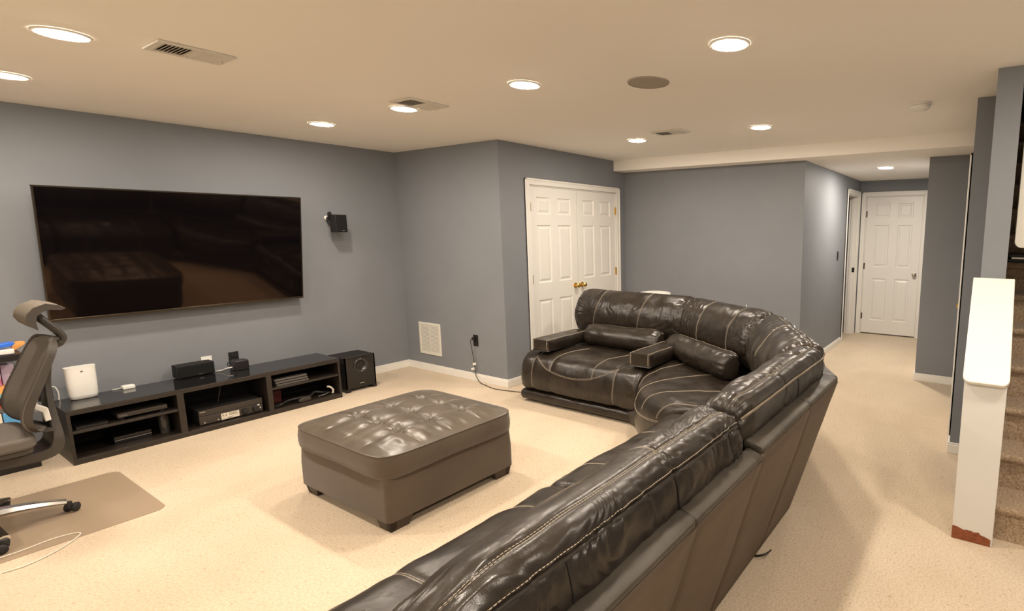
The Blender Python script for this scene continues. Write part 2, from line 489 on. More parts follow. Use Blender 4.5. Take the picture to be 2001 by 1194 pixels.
KNOB = [(0.030, 0), (0.030, 0.006), (0.014, 0.010), (0.011, 0.028), (0.020, 0.036), (0.027, 0.046), (0.027, 0.056), (0.020, 0.064), (0.006, 0.067)]
def knob(parent, axis, a, z, face, sgn, m, s=1.0):
    prof = [(r*s, sgn*hh*s) for r, hh in KNOB]
    mb = MB()
    if axis == 'x': mb.lathe(prof, (a, face, z), 'y', 20)
    else: mb.lathe(prof, (face, a, z), 'x', 20)
    return part('knob', mb, m, parent)

ROWS = [(0.215, 0.82), (1.0, 1.60), (1.71, 1.885)]
ROWS2 = [(0.215, 0.84), (1.01, 1.62), (1.73, 1.93)]
casing('trim_1', 'x', DL, DR, DT, YD, -1)
mid = (DL+DR)/2
yf = YD + 0.006
d1 = six_panel('door_1', 'x', DL+0.014, mid-0.002, 0.012, DT-0.014, yf, -1, [(4.005, 4.21), (4.315, 4.525)], ROWS)
d2 = six_panel('door_2', 'x', mid+0.002, DR-0.014, 0.012, DT-0.014, yf, -1, [(4.725, 4.93), (5.035, 5.24)], ROWS)
for z in (0.27, 1.045, 1.78): hinge(d1, 'x', DL+0.012, z, yf, -1, m_brass); hinge(d2, 'x', DR-0.012, z, yf, -1, m_brass)
knob(d1, 'x', mid-0.055, 0.93, yf, -1, m_brass); knob(d2, 'x', mid+0.058, 0.93, yf, -1, m_brass)

casing('trim_2', 'y', ER, EL, ET, XE, -1)
d3 = six_panel('door_3', 'y', ER+0.014, EL-0.014, 0.02, ET-0.014, XE+0.006, -1, [(0.955, 1.15), (1.262, 1.468)], ROWS2)
for z in (0.27, 1.02, 1.78): hinge(d3, 'y', EL-0.012, z, XE+0.006, -1, m_dkgold)
knob(d3, 'y', 0.893, 0.92, XE+0.006, -1, m_nickel)

casing('trim_3', 'x', HL, HR, HT, YH, -1)
mb = MB(); mb.box(HL, HL+0.014, YH-0.002, YH+0.117, 0, HT); mb.box(HR-0.014, HR, YH-0.002, YH+0.117, 0, HT); mb.box(HL, HR, YH-0.002, YH+0.117, HT-0.014, HT)
mb.box(HR-0.026, HR-0.014, YH+0.045, YH+0.085, 0, HT-0.014)
jb = struct('trim_4', mb, m_white, bevel=0.002)
part('strike_plate', MB().box(HR-0.018, HR-0.0135, YH+0.004, YH+0.040, 0.93, 1.0), m_blk, jb)

casing('trim_5', 'x', CL, CR, CT, 0.135, 1)
d4 = six_panel('door_4', 'x', CL+0.014, CR-0.014, 0.012, CT-0.014, 0.131, 1, [(4.36, 4.57), (4.70, 4.92)], ROWS)
for z in (0.27, 1.05, 1.78): hinge(d4, 'x', CL+0.012, z, 0.131, 1, m_brass)
knob(d4, 'x', 4.965, 0.93, 0.131, 1, m_brass)

# ------------------------------------------------------------------ stairs, knee wall
RISE, RUN, SX = 0.19, 0.223, 2.985
stairs = bpy.data.objects.new('stairs', None); COL.objects.link(stairs)
stairs.location = (SX, -0.13, 0); OFF['stairs'] = (SX, -0.13, 0); stairs['kind'] = 'structure'
for k in range(13):
    x0, z1 = SX + RUN*k, RISE*(k+1)
    # carpet rolled over a rounded nosing
    prof = [(x0, z1-RISE), (x0+0.004, z1-0.05), (x0-0.020, z1-0.040), (x0-0.030, z1-0.026), (x0-0.030, z1-0.014), (x0-0.022, z1-0.004), (x0-0.006, z1), (x0+RUN+0.03, z1), (x0+RUN+0.03, z1-RISE)]
    y1 = -0.126 if x0 < 3.36 else -0.088
    m = MB().prism(prof, 'y', -1.06, y1)
    part('step', m, m_stair, stairs, angle=60)
mb = MB(); mb.box(3.36, 7.2, YR, -1.06, 0, 3.9); struct('wall_stair_far', mb, m_wall, smooth=False)

kx0, kx1, sl = 2.887, 3.388, 0.886
zb = lambda x: 0.825 + sl*(x - 2.887)
mb = MB().prism([(kx0, 0), (kx1, 0), (kx1, zb(kx1)), (kx0, zb(kx0))], 'y', -0.122, 0.055)
kw = struct('wall_knee', mb, m_postw, bevel=0.002)
# ragged strip of bare wood along the foot of the end face
V = []; N = 16
top = [0.062 - 0.010*t + 0.006*math.sin(9*t+1)+ (0.007 if 5 < i < 9 else 0) - (0.012 if i > 11 else 0) for i, t in ((i, i/N) for i in range(N+1))]
mbs = MB()
for i in range(N):
    ya, yb_ = 0.0545 - 0.168*i/N, 0.0545 - 0.168*(i+1)/N
    mbs.hexa([(kx0-0.003, ya, 0.002), (kx0-0.003, yb_, 0.002), (kx0+0.002, yb_, 0.002), (kx0+0.002, ya, 0.002),
              (kx0-0.003, ya, top[i]), (kx0-0.003, yb_, top[i+1]), (kx0+0.002, yb_, top[i+1]), (kx0+0.002, ya, top[i])])
tag(part('bare_wood_strip', mbs, m_bare, kw, smooth=False), 'strip of bare red-brown wood at the foot')
# sloping cap with rounded front corners
def cap_pt(x, y, up): 
    L = math.hypot(1, sl); return (x - up*sl/L, y, zb(x) + 0.004 + up/L)
cx0, cx1, ya, yb_, r = 2.868, 3.388, -0.130, 0.063, 0.03
out2 = [(cx1, ya), (cx1, yb_)]
for k in range(7):
    a = PI/2*k/6; out2.append((cx0+r-r*math.sin(a), yb_-r+r*math.cos(a)))
for k in range(7):
    a = PI/2*k/6; out2.append((cx0+r-r*math.cos(a), ya+r-r*math.sin(a)))
n = len(out2)
V = [cap_pt(x, y, 0) for x, y in out2] + [cap_pt(x, y, 0.022) for x, y in out2]
F = [tuple(range(n)), tuple(range(2*n-1, n-1, -1))] + [(i, (i+1) % n, n+(i+1) % n, n+i) for i in range(n)]
tag(link_mesh('cap', V, F, m_cream, kw, bevel=0.004), 'cream gloss sloping cap board')
# board with a rounded lower corner hanging beside the stairs
r = 0.035; ya, yb_, zz = -0.60, -0.119, 1.447
poly = [(ya, 2.381), (ya, zz)] 
for k in range(7):
    a = PI/2*k/6; poly.append((yb_-r+r*math.sin(a), zz+r-r*math.cos(a)))
poly.append((yb_, 2.381))
bp = MB().prism(poly, 'x', 3.6, 3.64)
o = struct('trim_6', bp, m_cream, bevel=0.003)

# ------------------------------------------------------------------ recessed lights
def disc_light(name, x, y, z, label, m_em):
    t = thing(name, label, 'ceiling light', (x, y, z), 'recessed ceiling lights')
    ring = MB().lathe([(0.074, -0.001), (0.074, -0.005), (0.080, -0.008), (0.090, -0.007), (0.095, -0.001)], (x, y, z), 'z', 36, cap=False)
    part('trim_ring', ring, m_lampw, t)
    em = MB().lathe([(0.074, -0.004), (0.071, -0.0075), (0.055, -0.0105), (0.03, -0.0115), (0.004, -0.012)], (x, y, z), 'z', 36, cap=False)
    d = part('diffuser', em, m_em, t)
    return t
L0 = disc_light('recessed_light', 2.325, 2.371, ZC, 'glowing round ceiling light at the middle of the ceiling, above the ottoman', m_lamp)
for (x, y), lab in {
    (0.72, 3.475): 'glowing round ceiling light left of the big ceiling vent, wholly in view',
    (0.72, 4.64): 'glowing round ceiling light cut by the left edge of the photo',
    (2.31, 4.596): 'glowing round ceiling light nearest the wall above the television',
    (2.327, 3.541): 'glowing round ceiling light touching the edge of a ceiling vent',
    (4.244, 2.896): 'small glowing ceiling light nearest the double doors',
    (4.237, 1.669): 'glowing round ceiling light between the small vent and the smoke alarm',
    (2.325, 1.076): 'glowing round ceiling light nearest the round ceiling speaker, topmost of the right half',
    (0.72, 1.10): 'added fill light on the ceiling above the near sofa section, outside the frame',  # no lamp known here; added to lift the room's brightness
    (0.72, -0.60): 'added fill light on the ceiling right of the camera, outside the frame',  # unseen lamp, added to brighten the sofa backs from the right
    (2.40, -0.60): 'round ceiling light before the foot of the stairs, outside the frame',
    (-0.88, 3.475): 'added fill light on the ceiling left of the camera towards the desk, outside the frame',  # added unseen lamp; its lit carpet bounces more light onto the ceiling
    (-0.88, -0.60): 'added fill light on the ceiling behind the camera on its right, outside the frame',  # added fill for the sofa back, column and post
    (-0.88, 1.10): 'added fill light on the ceiling behind the camera, outside the frame',  # made-up lamp of the rear row, there for extra bounce light
}.items():
    copy_tree(L0, (x, y, ZC), lab)
disc_light('hall_light', 6.637, 1.085, ZH, 'small glowing ceiling light in the hallway before the far door', m_lamp_h)['group'] = 'recessed ceiling lights'

# ------------------------------------------------------------------ ceiling vents, speaker, smoke alarm
def vent(x0, x1, y0, y1, label, flip=False):
    cx, cy = (x0+x1)/2, (y0+y1)/2
    t = thing('ceiling_vent', label, 'vent', (cx, cy, ZC), 'white ceiling registers')
    longx = (x1-x0) > (y1-y0)
    b = 0.028
    fr = MB()
    z0, z1 = ZC-0.010, ZC-0.0005
    fr.box(x0, x1, y0, y0+b, z0, z1); fr.box(x0, x1, y1-b, y1, z0, z1)
    fr.box(x0, x0+b, y0+b, y1-b, z0, z1); fr.box(x1-b, x1, y0+b, y1-b, z0, z1)
    if longx: fr.box(cx-0.006, cx+0.006, y0+b, y1-b, z0+0.001, z1)
    else: fr.box(x0+b, x1-b, cy-0.006, cy+0.006, z0+0.001, z1)
    part('frame', fr, m_wvent, t, bevel=0.002)
    part('backing', MB().box(x0+b, x1-b, y0+b, y1-b, ZC-0.0015, ZC-0.0005), m_ventdark, t, smooth=False)
    a0, a1 = (x0+b, x1-b) if longx else (y0+b, y1-b)
    for half in (0, 1):
        lv = MB(); h0 = a0 if half == 0 else (a0+a1)/2+0.006; h1 = (a0+a1)/2-0.006 if half == 0 else a1
        n = 8
        tilt = (1 if half == 0 else -1) * (-1 if flip else 1)
        for k in range(n):
            p = h0 + (k+0.5)*(h1-h0)/n
            dx = 0.0065*tilt
            q = [(p-dx-0.001, ZC-0.002), (p-dx+0.001, ZC-0.002), (p+dx+0.001, ZC-0.0105), (p+dx-0.001, ZC-0.0105)]
            if longx: lv.prism(q, 'y', y0+b, y1-b)
            else: lv.prism(q, 'x', x0+b, x1-b)
        o = part('louvres', lv, m_wvent, t, smooth=False); o['kind'] = 'stuff'
    lev = MB()
    if longx: lev.tube([(x1-b-0.004, cy, z0), (x1-b+0.004, cy, z0-0.016)], 0.003, 6)
    else: lev.tube([(cx, y0+b, z0), (cx, y0+b-0.004, z0-0.016)], 0.003, 6)
    part('lever', lev, m_silver, t)
    return t
vent(0.955, 1.245, 3.20, 3.405, 'large white ceiling vent between the left lights and the television, nearest the camera', True)
vent(2.148, 2.442, 3.205, 3.425, 'white ceiling vent partly hidden by the glow of a ceiling light', True)
vent(3.955, 4.132, 2.265, 2.565, 'small far ceiling vent between the two lights by the double doors')
t = thing('ceiling_speaker', 'flat grey round in-ceiling speaker right of the middle of the ceiling', 'speaker', (2.66, 1.735, ZC))
part('rim', MB().lathe([(0.108, -0.001), (0.108, -0.006), (0.118, -0.006), (0.121, -0.001)], (2.66, 1.735, ZC), 'z', 48, cap=False), m_spkgrey, t)
part('grille', MB().lathe([(0.108, -0.0005), (0.107, -0.005), (0.05, -0.007)], (2.66, 1.735, ZC), 'z', 48), m_spkgrey, t)
t = thing('smoke_alarm', 'low white smoke alarm on the ceiling near the grey column', 'smoke alarm', (4.03, 0.465, ZC))
part('base', MB().lathe([(0.068, -0.0005), (0.068, -0.012), (0.064, -0.014)], (4.03, 0.465, ZC), 'z', 32), m_wplast, t)
part('cover', MB().lathe([(0.058, -0.014), (0.062, -0.018), (0.060, -0.034), (0.050, -0.042), (0.02, -0.044)], (4.03, 0.465, ZC), 'z', 32), m_wplast, t)

# ------------------------------------------------------------------ wall fittings
t = thing('return_grille', 'white slatted return air grille low on the grey wall right of the subwoofer', 'vent', (X2, 5.175, 0.365))
y0, y1, z0, z1 = 4.99, 5.36, 0.19, 0.545
fr = MB(); b = 0.028
fr.box(X2-0.010, X2, y0, y1, z0, z0+b); fr.box(X2-0.010, X2, y0, y1, z1-b, z1); fr.box(X2-0.010, X2, y0, y0+b, z0+b, z1-b); fr.box(X2-0.010, X2, y1-b, y1, z0+b, z1-b)
fr.box(X2-0.009, X2, (y0+y1)/2-0.007, (y0+y1)/2+0.007, z0+b, z1-b)
part('frame', fr, m_wvent, t, bevel=0.002)
part('backing', MB().box(X2-0.0015, X2-0.0005, y0+b, y1-b, z0+b, z1-b), m_ventdark, t, smooth=False)
lv = MB()
for k in range(20):
    z = z0+b+(k+0.5)*(z1-z0-2*b)/20
    lv.prism([(X2-0.0015, z+0.0055), (X2-0.0015, z+0.0035), (X2-0.0090, z-0.0055), (X2-0.0090, z-0.0025)], 'y', y0+b, y1-b)
# prism along y takes (x, z)
o = part('louvres', lv, m_wvent, t, smooth=False); o['kind'] = 'stuff'

def plate(name, label, cat, axis, a, z, face, sgn, m, w=0.072, h=0.117, kind='outlet'):
    c = (a, face, z) if axis == 'x' else (face, a, z)
    t = thing(name, label, cat, c)
    def bx(p0, p1, za, zb_, d0, d1):
        lo, hi = sorted((face+sgn*d0, face+sgn*d1)); q = MB()
        return q.box(p0, p1, lo, hi, za, zb_) if axis == 'x' else q.box(lo, hi, p0, p1, za, zb_)
    part('cover_plate', bx(a-w/2, a+w/2, z-h/2, z+h/2, 0, 0.006), m, t, bevel=0.002)
    if kind == 'outlet':
        for dz in (-0.021, 0.021): part('socket', bx(a-0.017, a+0.017, z+dz-0.014, z+dz+0.014, 0.006, 0.009), m, t, bevel=0.003)
    else:
        part('rocker', bx(a-0.016, a+0.016, z-0.032, z+0.032, 0.006, 0.011), m, t, bevel=0.002)
    return t
plate('wall_outlet', 'black wall outlet above the cabinet, behind the black adapter block', 'outlet', 'x', 1.90, 0.435, YL, -1, m_blk)
plate('wall_outlet', 'white wall outlet half hidden behind the centre speaker', 'outlet', 'x', 1.712, 0.432, YL, -1, m_wplast)
plate('wall_outlet', 'black wall outlet left of the cabinet with a white charger', 'outlet', 'x', 0.80, 0.42, YL, -1, m_blk)
plate('wall_outlet', 'black wall outlet near the outside corner with a dark cord', 'outlet', 'y', 4.425, 0.43, X2, -1, m_blk)
plate('light_switch', 'black light switch on the hallway wall', 'switch', 'x', 7.075, 1.217, YH, -1, m_blk, kind='switch')

# ------------------------------------------------------------------ television
ang = math.radians(8.3)
def tvp(x, w, d):                 # w up the screen, d out of the screen
    return (x, 5.505 - w*math.sin(ang) - d*math.cos(ang), 0.918 + w*math.cos(ang) - d*math.sin(ang))
def tvbox(x0, x1, w0, w1, d0, d1):
    return MB().hexa([tvp(x0, w0, d0), tvp(x1, w0, d0), tvp(x1, w0, d1), tvp(x0, w0, d1), tvp(x0, w1, d0), tvp(x1, w1, d0), tvp(x1, w1, d1), tvp(x0, w1, d1)])
TX0, TX1, TW = 0.861, 2.455, 0.932
t = thing('television', 'large black wall-mounted flat television tilted down over the low cabinet', 'television', (1.66, 5.56, 0.915))
part('housing', tvbox(TX0+0.004, TX1-0.004, 0.002, TW-0.002, -0.032, 0.004), m_blk, t, bevel=0.003)
part('screen', tvbox(TX0+0.010, TX1-0.010, 0.018, TW-0.010, 0.004, 0.0065), m_screen, t, smooth=False)
bz = MB()
for q in ((TX0, TX0+0.009, 0, TW), (TX1-0.009, TX1, 0, TW), (TX0, TX1, TW-0.009, TW)):
    w = tvbox(q[0], q[1], q[2], q[3], -0.012, 0.008); bz.add(w.v, w.f)
part('bezel', bz, m_dkgold, t)
part('bottom_bar', tvbox(TX0, TX1, 0, 0.017, -0.012, 0.010), m_dkgold, t, bevel=0.002)
mt = MB(); mt.box(1.35, 1.95, YL-0.02, YL, 1.20, 1.62)
for x in (1.45, 1.85): mt.hexa([tvp(x-0.02, 0.25, -0.032), tvp(x+0.02, 0.25, -0.032), tvp(x+0.02, 0.75, -0.032), tvp(x-0.02, 0.75, -0.032), (x-0.02, YL-0.02, 1.25), (x+0.02, YL-0.02, 1.25), (x+0.02, YL-0.02, 1.58), (x-0.02, YL-0.02, 1.58)])
part('wall_mount', mt, m_blk_m, t, smooth=False)

# ------------------------------------------------------------------ wall speaker
t = thing('wall_speaker', 'small black satellite speaker on the wall right of the television', 'speaker', (2.81, 5.45, 1.53))
part('cabinet', MB().box(2.760, 2.866, 5.405, 5.515, 1.528, 1.697), m_blk_m, t, bevel=0.004)
part('grille', MB().box(2.764, 2.862, 5.396, 5.406, 1.532, 1.693), m_grille, t, bevel=0.004)
part('logo', MB().box(2.806, 2.834, 5.3945, 5.3965, 1.541, 1.545), m_silver, t, smooth=False)
br = MB(); br.lathe([(0.021, 0), (0.021, -0.012), (0.012, -0.016), (0.012, -0.03)], (2.772, YL, 1.668), 'y', 20)
br.tube([(2.772, YL-0.03, 1.668), (2.785, YL-0.062, 1.650), (2.800, YL-0.085, 1.625)], 0.008, 10)
tag(part('bracket_arm', br, m_wplast, t), 'white bracket arm')
bk = MB(); bk.prism([(2.752, 1.645), (2.782, 1.635), (2.790, 1.70), (2.775, 1.728), (2.756, 1.718)], 'y', 5.515, 5.535)
bk.lathe([(0.02, 0), (0.02, 0.05)], (2.775, 5.515, 1.66), 'y', 16)
part('mount_clamp', bk, m_blk, t)
part('wire', MB().tube(smoothpath([(2.775, YL-0.006, 1.645), (2.785, YL-0.02, 1.605), (2.80, 5.52, 1.58)]), 0.0025, 6), m_blk, t)

# ------------------------------------------------------------------ low media cabinet and what stands on it
CX0, CX1, CY0, CY1, CZ = 0.795, 2.512, 5.072, 5.475, 0.374
t = thing('media_cabinet', 'long low black media cabinet with open shelves under the television', 'cabinet', (1.65, 5.27, 0))
part('top_panel', MB().box(CX0, CX1, CY0, CY1, CZ-0.036, CZ-0.004), m_blkbrown, t, bevel=0.0015)
tag(part('glass_top', MB().box(CX0, CX1, CY0+0.001, CY1, CZ-0.004, CZ), m_blk_top, t, smooth=False), 'glossy black top sheet')
part('bottom_panel', MB().box(CX0, CX1, CY0, CY1, 0.0, 0.038), m_blkbrown, t, bevel=0.0015)
part('back_panel', MB().box(CX0+0.01, CX1-0.01, CY1-0.008, CY1-0.002, 0.038, CZ-0.036), m_blk_m, t, smooth=False)
for x0, x1 in ((CX0, CX0+0.018), (CX1-0.018, CX1)): part('side_panel', MB().box(x0, x1, CY0, CY1, 0.038, CZ-0.036), m_blkbrown, t, bevel=0.0015)
for x0, x1 in ((1.350, 1.390), (1.922, 1.960)): part('divider', MB().box(x0, x1, CY0, CY1-0.008, 0.038, CZ-0.036), m_blkbrown, t, bevel=0.0015)
for x0, x1 in ((CX0+0.018, 1.350), (1.960, CX1-0.018)): part('shelf', MB().box(x0, x1, CY0+0.004, CY1-0.008, 0.209, 0.227), m_blkbrown, t, bevel=0.0015)

# white mesh router
t = thing('wifi_router', 'tall white upright router on the left end of the cabinet', 'router', (0.945, 5.39, CZ))
lv = []
for k, (z, hw, hd) in enumerate(((0.0, 0.056, 0.028), (0.006, 0.066, 0.036), (0.03, 0.071, 0.040), (0.11, 0.074, 0.041), (0.20, 0.075, 0.041), (0.219, 0.0755, 0.041))):
    lv.append((z, hw, hd))
V = []; F = []; n = 28
for z, hw, hd in lv:
    for k in range(n):
        a = 2*PI*k/n; c, s = math.cos(a), math.sin(a)
        px = hw*math.copysign(abs(c)**0.55, c); py = hd*math.copysign(abs(s)**0.7, s)
        zz_ = z + (0.020*(px/hw)*0.0 + 0)
        V.append((0.945+px, 5.385+py, CZ+zz_))
for i in range(len(lv)-1):
    for k in range(n): F.append((i*n+k, i*n+(k+1) % n, (i+1)*n+(k+1) % n, (i+1)*n+k))
F.append(tuple(range(n-1, -1, -1))); F.append(tuple(range((len(lv)-1)*n, len(lv)*n)))
link_mesh('body', V, F, m_wplast, t, angle=50)
V2 = []; lv2 = [(0.2195, 0.0765, 0.0415), (0.230, 0.077, 0.042)]
for z, hw, hd in lv2:
    for k in range(n):
        a = 2*PI*k/n; c, s = math.cos(a), math.sin(a)
        px = hw*math.copysign(abs(c)**0.55, c); py = hd*math.copysign(abs(s)**0.7, s)
        V2.append((0.945+px, 5.385+py, CZ+z))
F2 = [(k, (k+1) % n, n+(k+1) % n, n+k) for k in range(n)] + [tuple(range(n-1, -1, -1)), tuple(range(n, 2*n))]
link_mesh('lid', V2, F2, m_wplast, t, angle=50)
part('badge', MB().lathe([(0.007, 0), (0.007, -0.002)], (0.945, 5.346, CZ+0.198), 'y', 18), m_silver, t)
part('foot', MB().box(0.905, 0.985, 5.365, 5.405, CZ, CZ+0.006), m_wplast, t)
# small white hub
t = thing('white_hub', 'small flat white plastic hub lying on the cabinet right of the router', 'hub', (1.18, 5.43, CZ))
part('body', MB().box(1.148, 1.216, 5.405, 5.462, CZ, CZ+0.026), m_wplast, t, bevel=0.005, seg=3)
part('cable', MB().tube(smoothpath([(1.150, 5.445, CZ+0.010), (1.125, 5.455, CZ+0.006), (1.105, 5.47, CZ+0.004)]), 0.003, 6), m_wplast, t)
# centre speaker
t = thing('centre_speaker', 'wide black centre speaker box on the middle of the cabinet', 'speaker', (1.58, 5.45, CZ))
part('cabinet', MB().box(1.462, 1.700, 5.408, 5.520, CZ+0.004, CZ+0.104), m_blk_m, t, bevel=0.003)
part('grille', MB().box(1.470, 1.692, 5.400, 5.409, CZ+0.010, CZ+0.098), m_grille, t, bevel=0.003)
part('logo', MB().box(1.592, 1.622, 5.3985, 5.4005, CZ+0.016, CZ+0.020), m_silver, t, smooth=False)
for x in (1.48, 1.68): part('foot', MB().box(x-0.01, x+0.01, 5.42, 5.51, CZ, CZ+0.005), m_rubber, t)
# black adapter block with cables
t = thing('adapter_block', 'small black adapter block with cables on the cabinet below the black outlet', 'adapter', (1.86, 5.38, CZ))
part('body', MB().box(1.815, 1.912, 5.335, 5.425, CZ, CZ+0.082), m_blk, t, bevel=0.006, seg=3)
part('cable', MB().tube(smoothpath([(1.818, 5.36, CZ+0.078), (1.79, 5.37, CZ+0.085), (1.775, 5.37, CZ+0.06), (1.795, 5.36, CZ+0.03), (1.80, 5.345, CZ+0.012)]), 0.004, 8), m_blk, t)
tag(part('cable', MB().tube(smoothpath([(1.80, 5.355, CZ+0.035), (1.775, 5.37, CZ+0.032), (1.745, 5.42, CZ+0.012), (1.71, 5.455, CZ+0.004)]), 0.0045, 8), m_wplast, t), 'short white cable')
# in the cabinet: left bay
t = thing('disc_player', 'slim dark brown player on the left bay shelf, tilted on another box', 'player', (1.14, 5.2, 0.227))
part('case', MB().box(1.035, 1.300, 5.105, 5.33, 0.246, 0.276), m_brownbox, t, bevel=0.002)
part('display', MB().box(1.045, 1.085, 5.1035, 5.106, 0.253, 0.264), m_greyd, t, smooth=False)
for x in (1.06, 1.275): part('foot', MB().box(x-0.012, x+0.012, 5.13, 5.31, 0.227, 0.247), m_rubber, t)
tag(part('box', MB().box(0.835, 0.985, 5.10, 5.28, 0.227, 0.247), m_blk), 'thin black box at the left end of the left bay shelf', 'box').name = 'cable_box'
t = thing('games_console', 'slim black console with a silver line in the lower left bay', 'console', (1.13, 5.25, 0.038))
part('case', MB().box(1.02, 1.22, 5.20, 5.42, 0.038, 0.092), m_blk_gl, t, bevel=0.003)
part('trim_line', MB().box(1.022, 1.218, 5.1975, 5.201, 0.062, 0.066), m_silver, t, smooth=False)
t = thing('glass_jar', 'smoky glass jar at the right end of the lower left bay', 'jar', (1.295, 5.2, 0.038))
part('body', MB().lathe([(0.028, 0), (0.03, 0.01), (0.03, 0.12), (0.024, 0.14)], (1.295, 5.21, 0.038), 'z', 20), m_smoke, t)
part('lid', MB().lathe([(0.026, 0.14), (0.026, 0.155), (0.01, 0.158)], (1.295, 5.21, 0.038), 'z', 20), m_blk, t)
tag(part('ball', MB().lathe([(0.004, -0.03), (0.02, -0.024), (0.03, -0.008), (0.032, 0.004), (0.026, 0.018), (0.012, 0.028), (0.003, 0.031)], (1.275, 5.38, 0.292), 'z', 20), m_greyd), 'small round grey webcam on the back of the dark player', 'webcam').name = 'webcam'
# middle bay: receiver
RX0, RX1, RY, RZ0, RZ1 = 1.478, 1.893, 5.122, 0.038, 0.160
t = thing('av_receiver', 'black home cinema receiver with a pale front label in the middle bay', 'receiver', (1.685, 5.28, RZ0))
part('case', MB().box(RX0, RX1, RY+0.012, 5.455, RZ0+0.012, RZ1-0.004), m_blk_m, t, bevel=0.003)
part('upper_fascia', MB().box(RX0-0.003, RX1+0.003, RY, RY+0.014, 0.115, RZ1), m_brownbox, t, bevel=0.002)
part('lower_fascia', MB().box(RX0-0.003, RX1+0.003, RY, RY+0.014, RZ0+0.008, 0.1125), m_brownbox, t, bevel=0.002)
for x in (1.52, 1.85): part('foot', MB().lathe([(0.02, 0), (0.022, 0.012)], (x, 5.16, RZ0), 'z', 16), m_rubber, t)
for x, r in ((1.770, 0.021), (1.845, 0.024)): part('volume_knob', MB().lathe([(r, 0), (r, -0.014), (r*0.85, -0.019), (r*0.4, -0.0195)], (x, RY, 0.082), 'y', 24), m_blk, t)
part('power_button', MB().lathe([(0.007, 0), (0.006, -0.004)], (1.505, RY, 0.062), 'y', 14), m_silver, t)
part('front_socket', MB().lathe([(0.007, 0), (0.006, -0.004)], (1.592, RY, 0.062), 'y', 14), m_silver, t)
part('logo', MB().box(1.482, 1.515, RY-0.0015, RY+0.001, 0.145, 0.151), m_silver, t, smooth=False)
for x, z in ((1.866, 0.103), (1.874, 0.078)): part('sticker', MB().box(x-0.007, x+0.007, RY-0.002, RY+0.001, z-0.006, z+0.006), m_wplast, t, smooth=False)
lab = part('label', MB().box(1.612, 1.731, RY-0.0015, RY+0.001, 0.051, 0.101), m_label, t, smooth=False)
def text(name, s, size, loc, rot, m, parent, off):
    cu = bpy.data.curves.new(name, 'FONT'); cu.body = s; cu.size = size; cu.extrude = 0.0003
    ob = bpy.data.objects.new(name, cu); COL.objects.link(ob)
    ob.data.materials.append(m)
    bpy.context.view_layer.update()
    me = bpy.data.meshes.new_from_object(ob.evaluated_get(bpy.context.evaluated_depsgraph_get()))
    bpy.data.objects.remove(ob)
    o2 = bpy.data.objects.new(name, me); COL.objects.link(o2)
    o2.parent = parent; o2.location = Vector(loc) - Vector(off); o2.rotation_euler = rot
    return o2
ink = text('lettering', '5.2', 0.026, (1.618, RY-0.0022, 0.0765), (PI/2, 0, 0), m_ink, lab, OFF[t.name])
pr = MB()
for x0, x1, z in ((1.662, 1.725, 0.094), (1.662, 1.715, 0.086), (1.662, 1.725, 0.079), (1.618, 1.640, 0.060), (1.650, 1.690, 0.062), (1.650, 1.680, 0.056)):
    pr.box(x0, x1, RY-0.0022, RY-0.0012, z-0.0012, z+0.0012)
part('print_lines', pr, m_ink, lab, smooth=False)
# right bay: three slim cases, cable bundle, red case, bottle
for k, lb in enumerate(('bottom slim grey case of the stack of three on the right bay shelf', 'middle slim grey case of the stack of three on the right bay shelf', 'top slim grey case of the stack of three on the right bay shelf')):
    z = 0.227 + 0.0225*k; dx = -0.006*k
    c = thing('slim_case', lb, 'case', (2.13, 5.2, z), 'slim cases on the right shelf')
    part('shell', MB().box(2.005+dx, 2.255+dx, 5.10, 5.34, z, z+0.0155), m_greyd, c, bevel=0.002)
    part('spacer', MB().box(2.01+dx, 2.25+dx, 5.115, 5.33, z+0.0155, z+0.0225), m_blk, c, smooth=False)
tag(part('cable_bundle', MB().tube(smoothpath([(1.99, 5.13, 0.048), (2.03, 5.12, 0.060), (2.10, 5.15, 0.070), (2.20, 5.13, 0.075), (2.27, 5.14, 0.068), (2.32, 5.17, 0.085), (2.38, 5.15, 0.07), (2.44, 5.20, 0.05)]), 0.010, 8), m_rubber), 'bundle of black cables lying in the lower right bay', 'cable')
tag(part('cable', MB().tube(smoothpath([(2.33, 5.13, 0.048), (2.38, 5.115, 0.056), (2.42, 5.14, 0.058), (2.45, 5.17, 0.046)]), 0.006, 8), m_greyd), 'grey cable curling before the white cord in the lower right bay', 'cable')
tag(part('charging_cord', MB().tube(smoothpath([(2.455, 5.13, 0.046), (2.462, 5.13, 0.075), (2.445, 5.14, 0.105), (2.42, 5.15, 0.115)]), 0.0085, 8), m_cord), 'short thick white cord end in the lower right bay', 'cord')
tag(part('red_case', MB().box(2.00, 2.11, 5.30, 5.42, 0.038, 0.14), m_dkred, bevel=0.004), 'dark red case at the back of the lower right bay', 'case')
tag(part('tan_pouch', MB().prism([(2.165, 0.040), (2.25, 0.040), (2.262, 0.062), (2.245, 0.079), (2.17, 0.072), (2.158, 0.055)], 'y', 5.095, 5.125), m_brownbox, bevel=0.004), 'small dark tan pouch in front of the black cables', 'pouch')
tag(part('power_cable', MB().tube(smoothpath([(1.80, 5.40, 0.334), (1.74, 5.36, 0.33), (1.69, 5.30, 0.30), (1.665, 5.26, 0.25), (1.66, 5.30, 0.162)]), 0.003, 6), m_greyd), 'thin grey cable drooping above the receiver', 'cable')

# subwoofer
t = thing('subwoofer', 'black floor subwoofer with a round port right of the cabinet', 'speaker', (2.735, 5.3, 0))
SX0, SX1, SY0, SY1, SZ = 2.592, 2.882, 5.148, 5.44, 0.340
part('cabinet', MB().box(SX0, SX1, SY0+0.012, SY1, 0.030, SZ), m_blk_m, t, bevel=0.004)
fp = MB()
